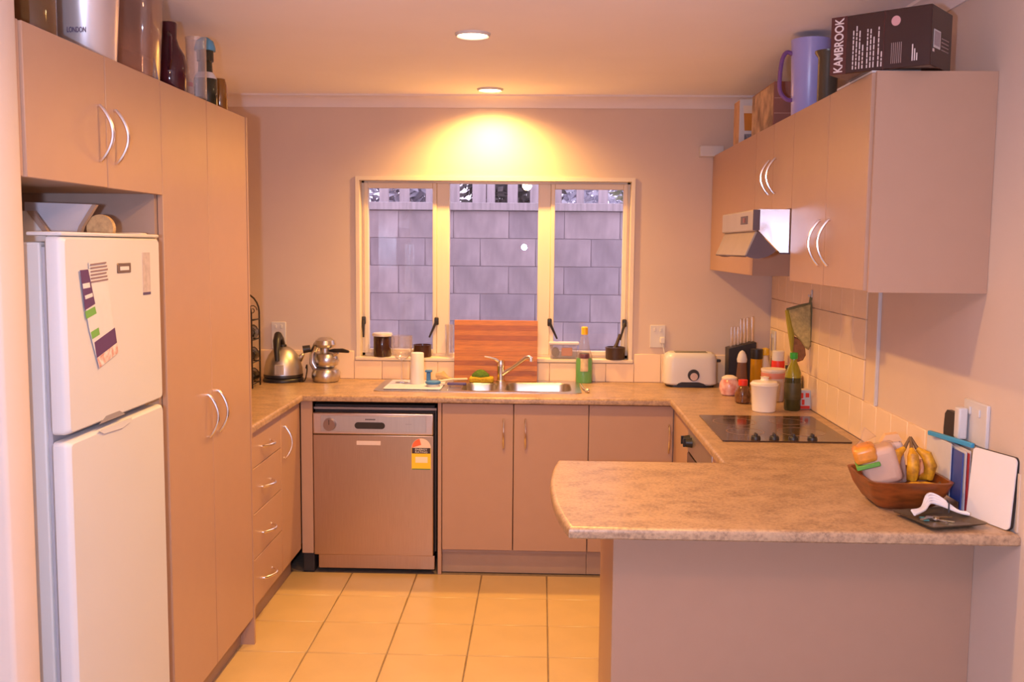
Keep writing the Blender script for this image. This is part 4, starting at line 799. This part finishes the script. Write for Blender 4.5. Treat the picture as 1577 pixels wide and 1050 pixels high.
# ------------------------------------------------------------------ on top of the right cabinets
TZ = ZUT+.0005
t = thing('gift_box', (2.65, -.56, TZ), 'pale gift box picturing a beer glass on the far wall cabinet', 'box')
part('box', G().rbox(2.575, -.63, TZ, 2.70, -.50, TZ+.205, .002, 1), PAPER, t)
part('warm_lit_side', G().box(2.574, -.628, TZ+.004, 2.5752, -.502, TZ+.20), mat('warm_side_tint', (.60, .34, .16), .5, var=.3, scale=20), t)  # orange light falling on this side is put into its colour
part('beer_picture', G().prism([(2.60, TZ+.06), (2.655, TZ+.06), (2.662, TZ+.14), (2.595, TZ+.14)], 'y', -.6318, -.6300), mat('beer_amber', (.70, .25, .02), .4, var=.2), t)
part('foam_picture', G().prism([(2.595, TZ+.1405), (2.662, TZ+.1405), (2.666, TZ+.175), (2.592, TZ+.175)], 'y', -.6318, -.6300), mat('foam', (.80, .62, .45), .5), t)
part('grey_picture', G().box(2.60, -.6318, TZ+.005, 2.69, -.6300, TZ+.045), mat('print_grey', (.30, .27, .30), .5, var=.6, scale=60), t)
t = thing('appliance_box', (2.65, -1.05, TZ), 'brown photo-printed box between the gift box and the blue jug', 'box')
part('box', G().rbox(2.585, -1.27, TZ, 2.685, -.86, TZ+.182, .002, 1), mat('box_maroon', (.30, .11, .075), .5, var=.1), t)
part('photo_print', G().box(2.584, -1.265, TZ+.006, 2.5852, -.865, TZ+.176), mat('photo_brown', (.62, .40, .22), .45, col2=(.16, .08, .04), scale=12), t)
for k in range(2): part('seam_line', G().box(2.588, -1.2712, TZ+.055+k*.06, 2.682, -1.270, TZ+.058+k*.06), mat('seam_pale', (.5, .26, .2), .5), t)
jx, jy = 2.650, -1.555
t = thing('jug', (jx, jy, TZ), 'lavender blue plastic jug on the wall cabinets', 'jug')
VIO = mat('lavender_plastic', (.38, .36, .74), .3, var=.03)
part('body', G().lathe((jx, jy, TZ), [(.060, 0), (.063, .005), (.070, .26), (.072, .285), (.069, .286), (.066, .26), (.059, .01), (.001, .008)], 32), VIO, t)
part('handle', G().tube(smooth([(jx-.066, jy, TZ+.235), (jx-.088, jy, TZ+.240), (jx-.103, jy, TZ+.215), (jx-.110, jy, TZ+.16), (jx-.108, jy, TZ+.10), (jx-.085, jy, TZ+.07), (jx-.062, jy, TZ+.065)]), .008, 8), mat('violet_plastic', (.20, .08, .26), .35), t)
part('spout', G().tube([(jx+.06, jy, TZ+.262), (jx+.082, jy, TZ+.284)], .01, 8, [.016, .008]), VIO, t)
solo('vase', G().lathe((2.648, -1.80, TZ), [(.030, 0), (.034, .006), (.034, .175), (.045, .190), (.046, .198), (.040, .198), (.03, .18), (.001, .17)], 24), mat('olive_ceramic', (.10, .075, .05), .3, var=.2), 'dark olive vase between the jug and the large box', 'vase')
t = thing('kettle_box', (2.72, -2.36, TZ), 'large dark brown appliance box reading KAMBROOK on the near wall cabinet', 'box')
P0, P1 = Vector((2.475, -2.437, 0)), Vector((2.691, -2.611, 0)); dx = (P1-P0).normalized(); dy = Vector((-dx.y, dx.x, 0)); LB = (P1-P0).length; WB = .172; HB = .160; z0 = TZ+.006
M = Matrix(((dx.x, dy.x, 0, P0.x), (dx.y, dy.y, 0, P0.y), (0, 0, 1, z0), (0, 0, 0, 1)))
BXM = mat('box_dark_brown', (.045, .014, .010), .22, var=.15, scale=6); BXW = mat('box_white_print', (.72, .60, .58), .5); BXR = mat('box_red_print', (.085, .018, .014), .3)
part('carton', G().rbox(0, 0, 0, LB, WB, HB, .002, 1).xf(M), BXM, t)
def onf(x0, z0_, x1, z1, m, nm, th=.0007): return part(nm, G().box(x0, -th, z0_, x1, .0002, z1).xf(M), m, t)
onf(0.0, 0.0, .046, HB, BXR, 'spine_panel', .0004)
org = M @ Vector((.036, -.0012, .006)); text('brand_name', 'KAMBROOK', .036, org, (0, 0, 1), -dx, BXW, t, .150, .0006)
random.seed(7)
for k, (x, h) in enumerate(((.064, .128), (.073, .130), (.082, .126), (.091, .075), (.104, .128), (.113, .115), (.122, .10), (.135, .125), (.144, .06))):
    a = .010
    while a < h-.01:
        wl_ = min(random.uniform(.006, .02), h-a); onf(x, a, x+.0030, a+wl_, BXW, 'print_word'); a += wl_+.003
for k in range(6): onf(.172+k*.0052, .014, .1738+k*.0052, .070, mat('box_dim_print', (.35, .24, .22), .5), 'print_line')
part('seal', G().prism([(.182+.0125*cos(q), .128+.0135*sin(q)) for q in [2*pi*j/20 for j in range(20)]], 'y', -.0008, .0002).xf(M), mat('seal_pink', (.62, .32, .32), .4), t)
onf(.150, 0, .152, HB, BXR, 'fold_line', .0005)
for k in range(3): onf(.228+k*.006, .016, .231+k*.006, .06-k*.012, BXW, 'print_line')
def one(y0, z0_, y1, z1, m, nm): return part(nm, G().box(LB-.0002, y0, z0_, LB+.0007, y1, z1).xf(M), m, t)
one(.02, .05, .075, .098, PAPER, 'barcode')
for k in range(8): part('barcode_bar', G().box(LB+.0006, .024+k*.006, .056, LB+.0012, .0265+k*.006, .094).xf(M), INK, t)
one(.015, .038, .028, .046, BXW, 'print_line')
for k in range(4): one(.085, .050+k*.01, .145, .053+k*.01, mat('box_dim_print', (.35, .24, .22), .5), 'print_line')
solo('leaflet', G().prism([(2.566, -2.525), (2.70, -2.525), (2.70, -2.20), (2.566, -2.20)], 'z', TZ, TZ+.0055), PAPER, 'white folded leaflet under the large brown box', 'leaflet')

# ------------------------------------------------------------------ on top of the left cabinets
LZ = ZT+.0005
solo('glass_jar', G().lathe((.415, -2.925, LZ), [(.050, 0), (.056, .006), (.056, .20), (.050, .225), (.044, .23), (.044, .225), (.05, .2), (.05, .01), (.001, .008)], 28, False), AMBERG, 'amber glass jar at the lounge end of the left cabinets', 'jar')
t = thing('canister', (.405, -2.62, LZ), 'tapered white metal canister lettered London on the left cabinets', 'canister')
part('body', G().lathe((.405, -2.62, LZ), [(.076, 0), (.079, .004), (.094, .25), (.096, .256), (.001, .256)], 40), mat('white_metal', (.72, .66, .66), .3, .55, var=.03), t)
text('lettering', 'LONDON', .020, (.398, -2.7105, LZ+.062), (1, .0, 0), (0, .06, 1), mat('letter_violet', (.10, .06, .16), .5), t, .05)
CL2 = glass('cake_dome_glass', (.88, .80, .78), 1.6, .05, .10, (.6, .42, .32), 2.5, .7)
t = thing('glass_vase', (.425, -2.32, LZ), 'large clear square-shouldered glass vase on the left cabinets', 'vase')
lp = [[(p[0], p[1], LZ+z) for p in rrect(.425-h, -2.32-h, .425+h, -2.32+h, .03, 4)] for h, z in ((.052, 0), (.056, .006), (.068, .26), (.064, .26), (.052, .012))]
part('vessel', G().loft(lp, True, True), CL2, t)
t = thing('decanter', (.425, -2.06, LZ), 'dark red glass decanter beside the clear vase', 'decanter')
RG2 = mat('ruby_glass', (.07, .012, .018), .06, var=.3)
part('body', G().lathe((.425, -2.06, LZ), [(.046, 0), (.052, .008), (.055, .085), (.049, .125), (.032, .155), (.024, .180), (.026, .225), (.024, .230)], 26), RG2, t)
part('handle', G().tube([(.44, -2.10, LZ+.19), (.455, -2.13, LZ+.17), (.455, -2.13, LZ+.10), (.44, -2.105, LZ+.07)], .006, 8), RG2, t)
solo('glass_jug', G().lathe((.465, -1.92, LZ), [(.028, 0), (.034, .004), (.034, .19), (.036, .21), (.0345, .21), (.0325, .19), (.0325, .01), (.001, .008)], 28, False), CLEAR, 'straight clear glass jug in front of the blue capped bottle', 'jug')
t = thing('bottle', (.425, -1.86, LZ), 'small bottle with white and red label on the left cabinets', 'bottle')
part('body', G().lathe((.40, -1.86, LZ), [(.026, 0), (.028, .004), (.028, .075), (.012, .10), (.012, .13)], 20), mat('white_label', (.80, .66, .62), .4), t)
part('red_band', G().lathe((.40, -1.86, LZ), [(.0284, .055), (.0288, .057), (.0288, .068), (.0284, .07)], 20, False), RED, t)
t = thing('bottle', (.435, -1.74, LZ), 'dark green bottle with blue cap on the left cabinets', 'bottle')
part('body', G().lathe((.435, -1.74, LZ), [(.038, 0), (.041, .006), (.041, .10), (.026, .125), (.024, .16), (.030, .165), (.030, .20)], 24), mat('bottle_black_green', (.03, .03, .014), .12, var=.3), t)
part('blue_cap', G().lathe((.435, -1.74, LZ), [(.037, .2005), (.037, .212), (.030, .235), (.012, .248), (.001, .250)], 24), mat('cap_sky_blue', (.10, .32, .50), .4), t)
part('neck_label', G().lathe((.435, -1.74, LZ), [(.0405, .101), (.036, .112), (.028, .124)], 24, False), PAPER, t)
t = thing('bottle', (.440, -1.60, LZ), 'squat amber brown bottle at the window end of the left cabinets', 'bottle')
part('body', G().lathe((.440, -1.60, LZ), [(.026, 0), (.029, .005), (.026, .10), (.020, .125), (.001, .128)], 22), mat('amber_bottle', (.30, .12, .02), .15, var=.3), t)
# papers on top of the fridge
FT = 1.6325
def leaf(poly, y, th, m, par, nm): return part(nm, G().prism(poly, 'y', y, y+th), m, par)
PMB = mat('pamphlet_brown', (.36, .25, .20), .6)
t = thing('magazine', (.36, -2.70, FT), 'open pale magazine propped up at the back of the fridge top', 'magazine')
leaf([(.262, FT+.106), (.447, FT+.101), (.408, FT+.042), (.394, FT), (.26, FT)], -2.702, .012, mat('pamphlet_pale', (.62, .56, .60), .6, var=.1), t, 'pages')
leaf([(.4475, FT+.101), (.458, FT+.100), (.419, FT+.041), (.405, FT), (.3945, FT), (.4085, FT+.042)], -2.704, .016, PMB, t, 'edge')
t = thing('magazine', (.30, -2.77, FT), 'smaller booklet with brown edge leaning at the front of the fridge top', 'magazine')
leaf([(.19, FT+.080), (.306, FT+.080), (.366, FT), (.19, FT)], -2.776, .010, PAPER, t, 'pages')
leaf([(.3065, FT+.080), (.323, FT+.080), (.380, FT), (.3665, FT)], -2.778, .014, PMB, t, 'edge')
leaf([(.268, FT+.062), (.275, FT+.064), (.294, FT+.047), (.287, FT+.045)], -2.7785, .0022, DARKV, t, 'clip')
solo('woven_mat', G().cyl((.450, -2.668, FT+.038), (.450, -2.650, FT+.038), .037, .037, 28), mat('straw', (.60, .38, .18), .8, var=.3, scale=60), 'round straw coaster standing behind the magazines on the fridge', 'coaster')
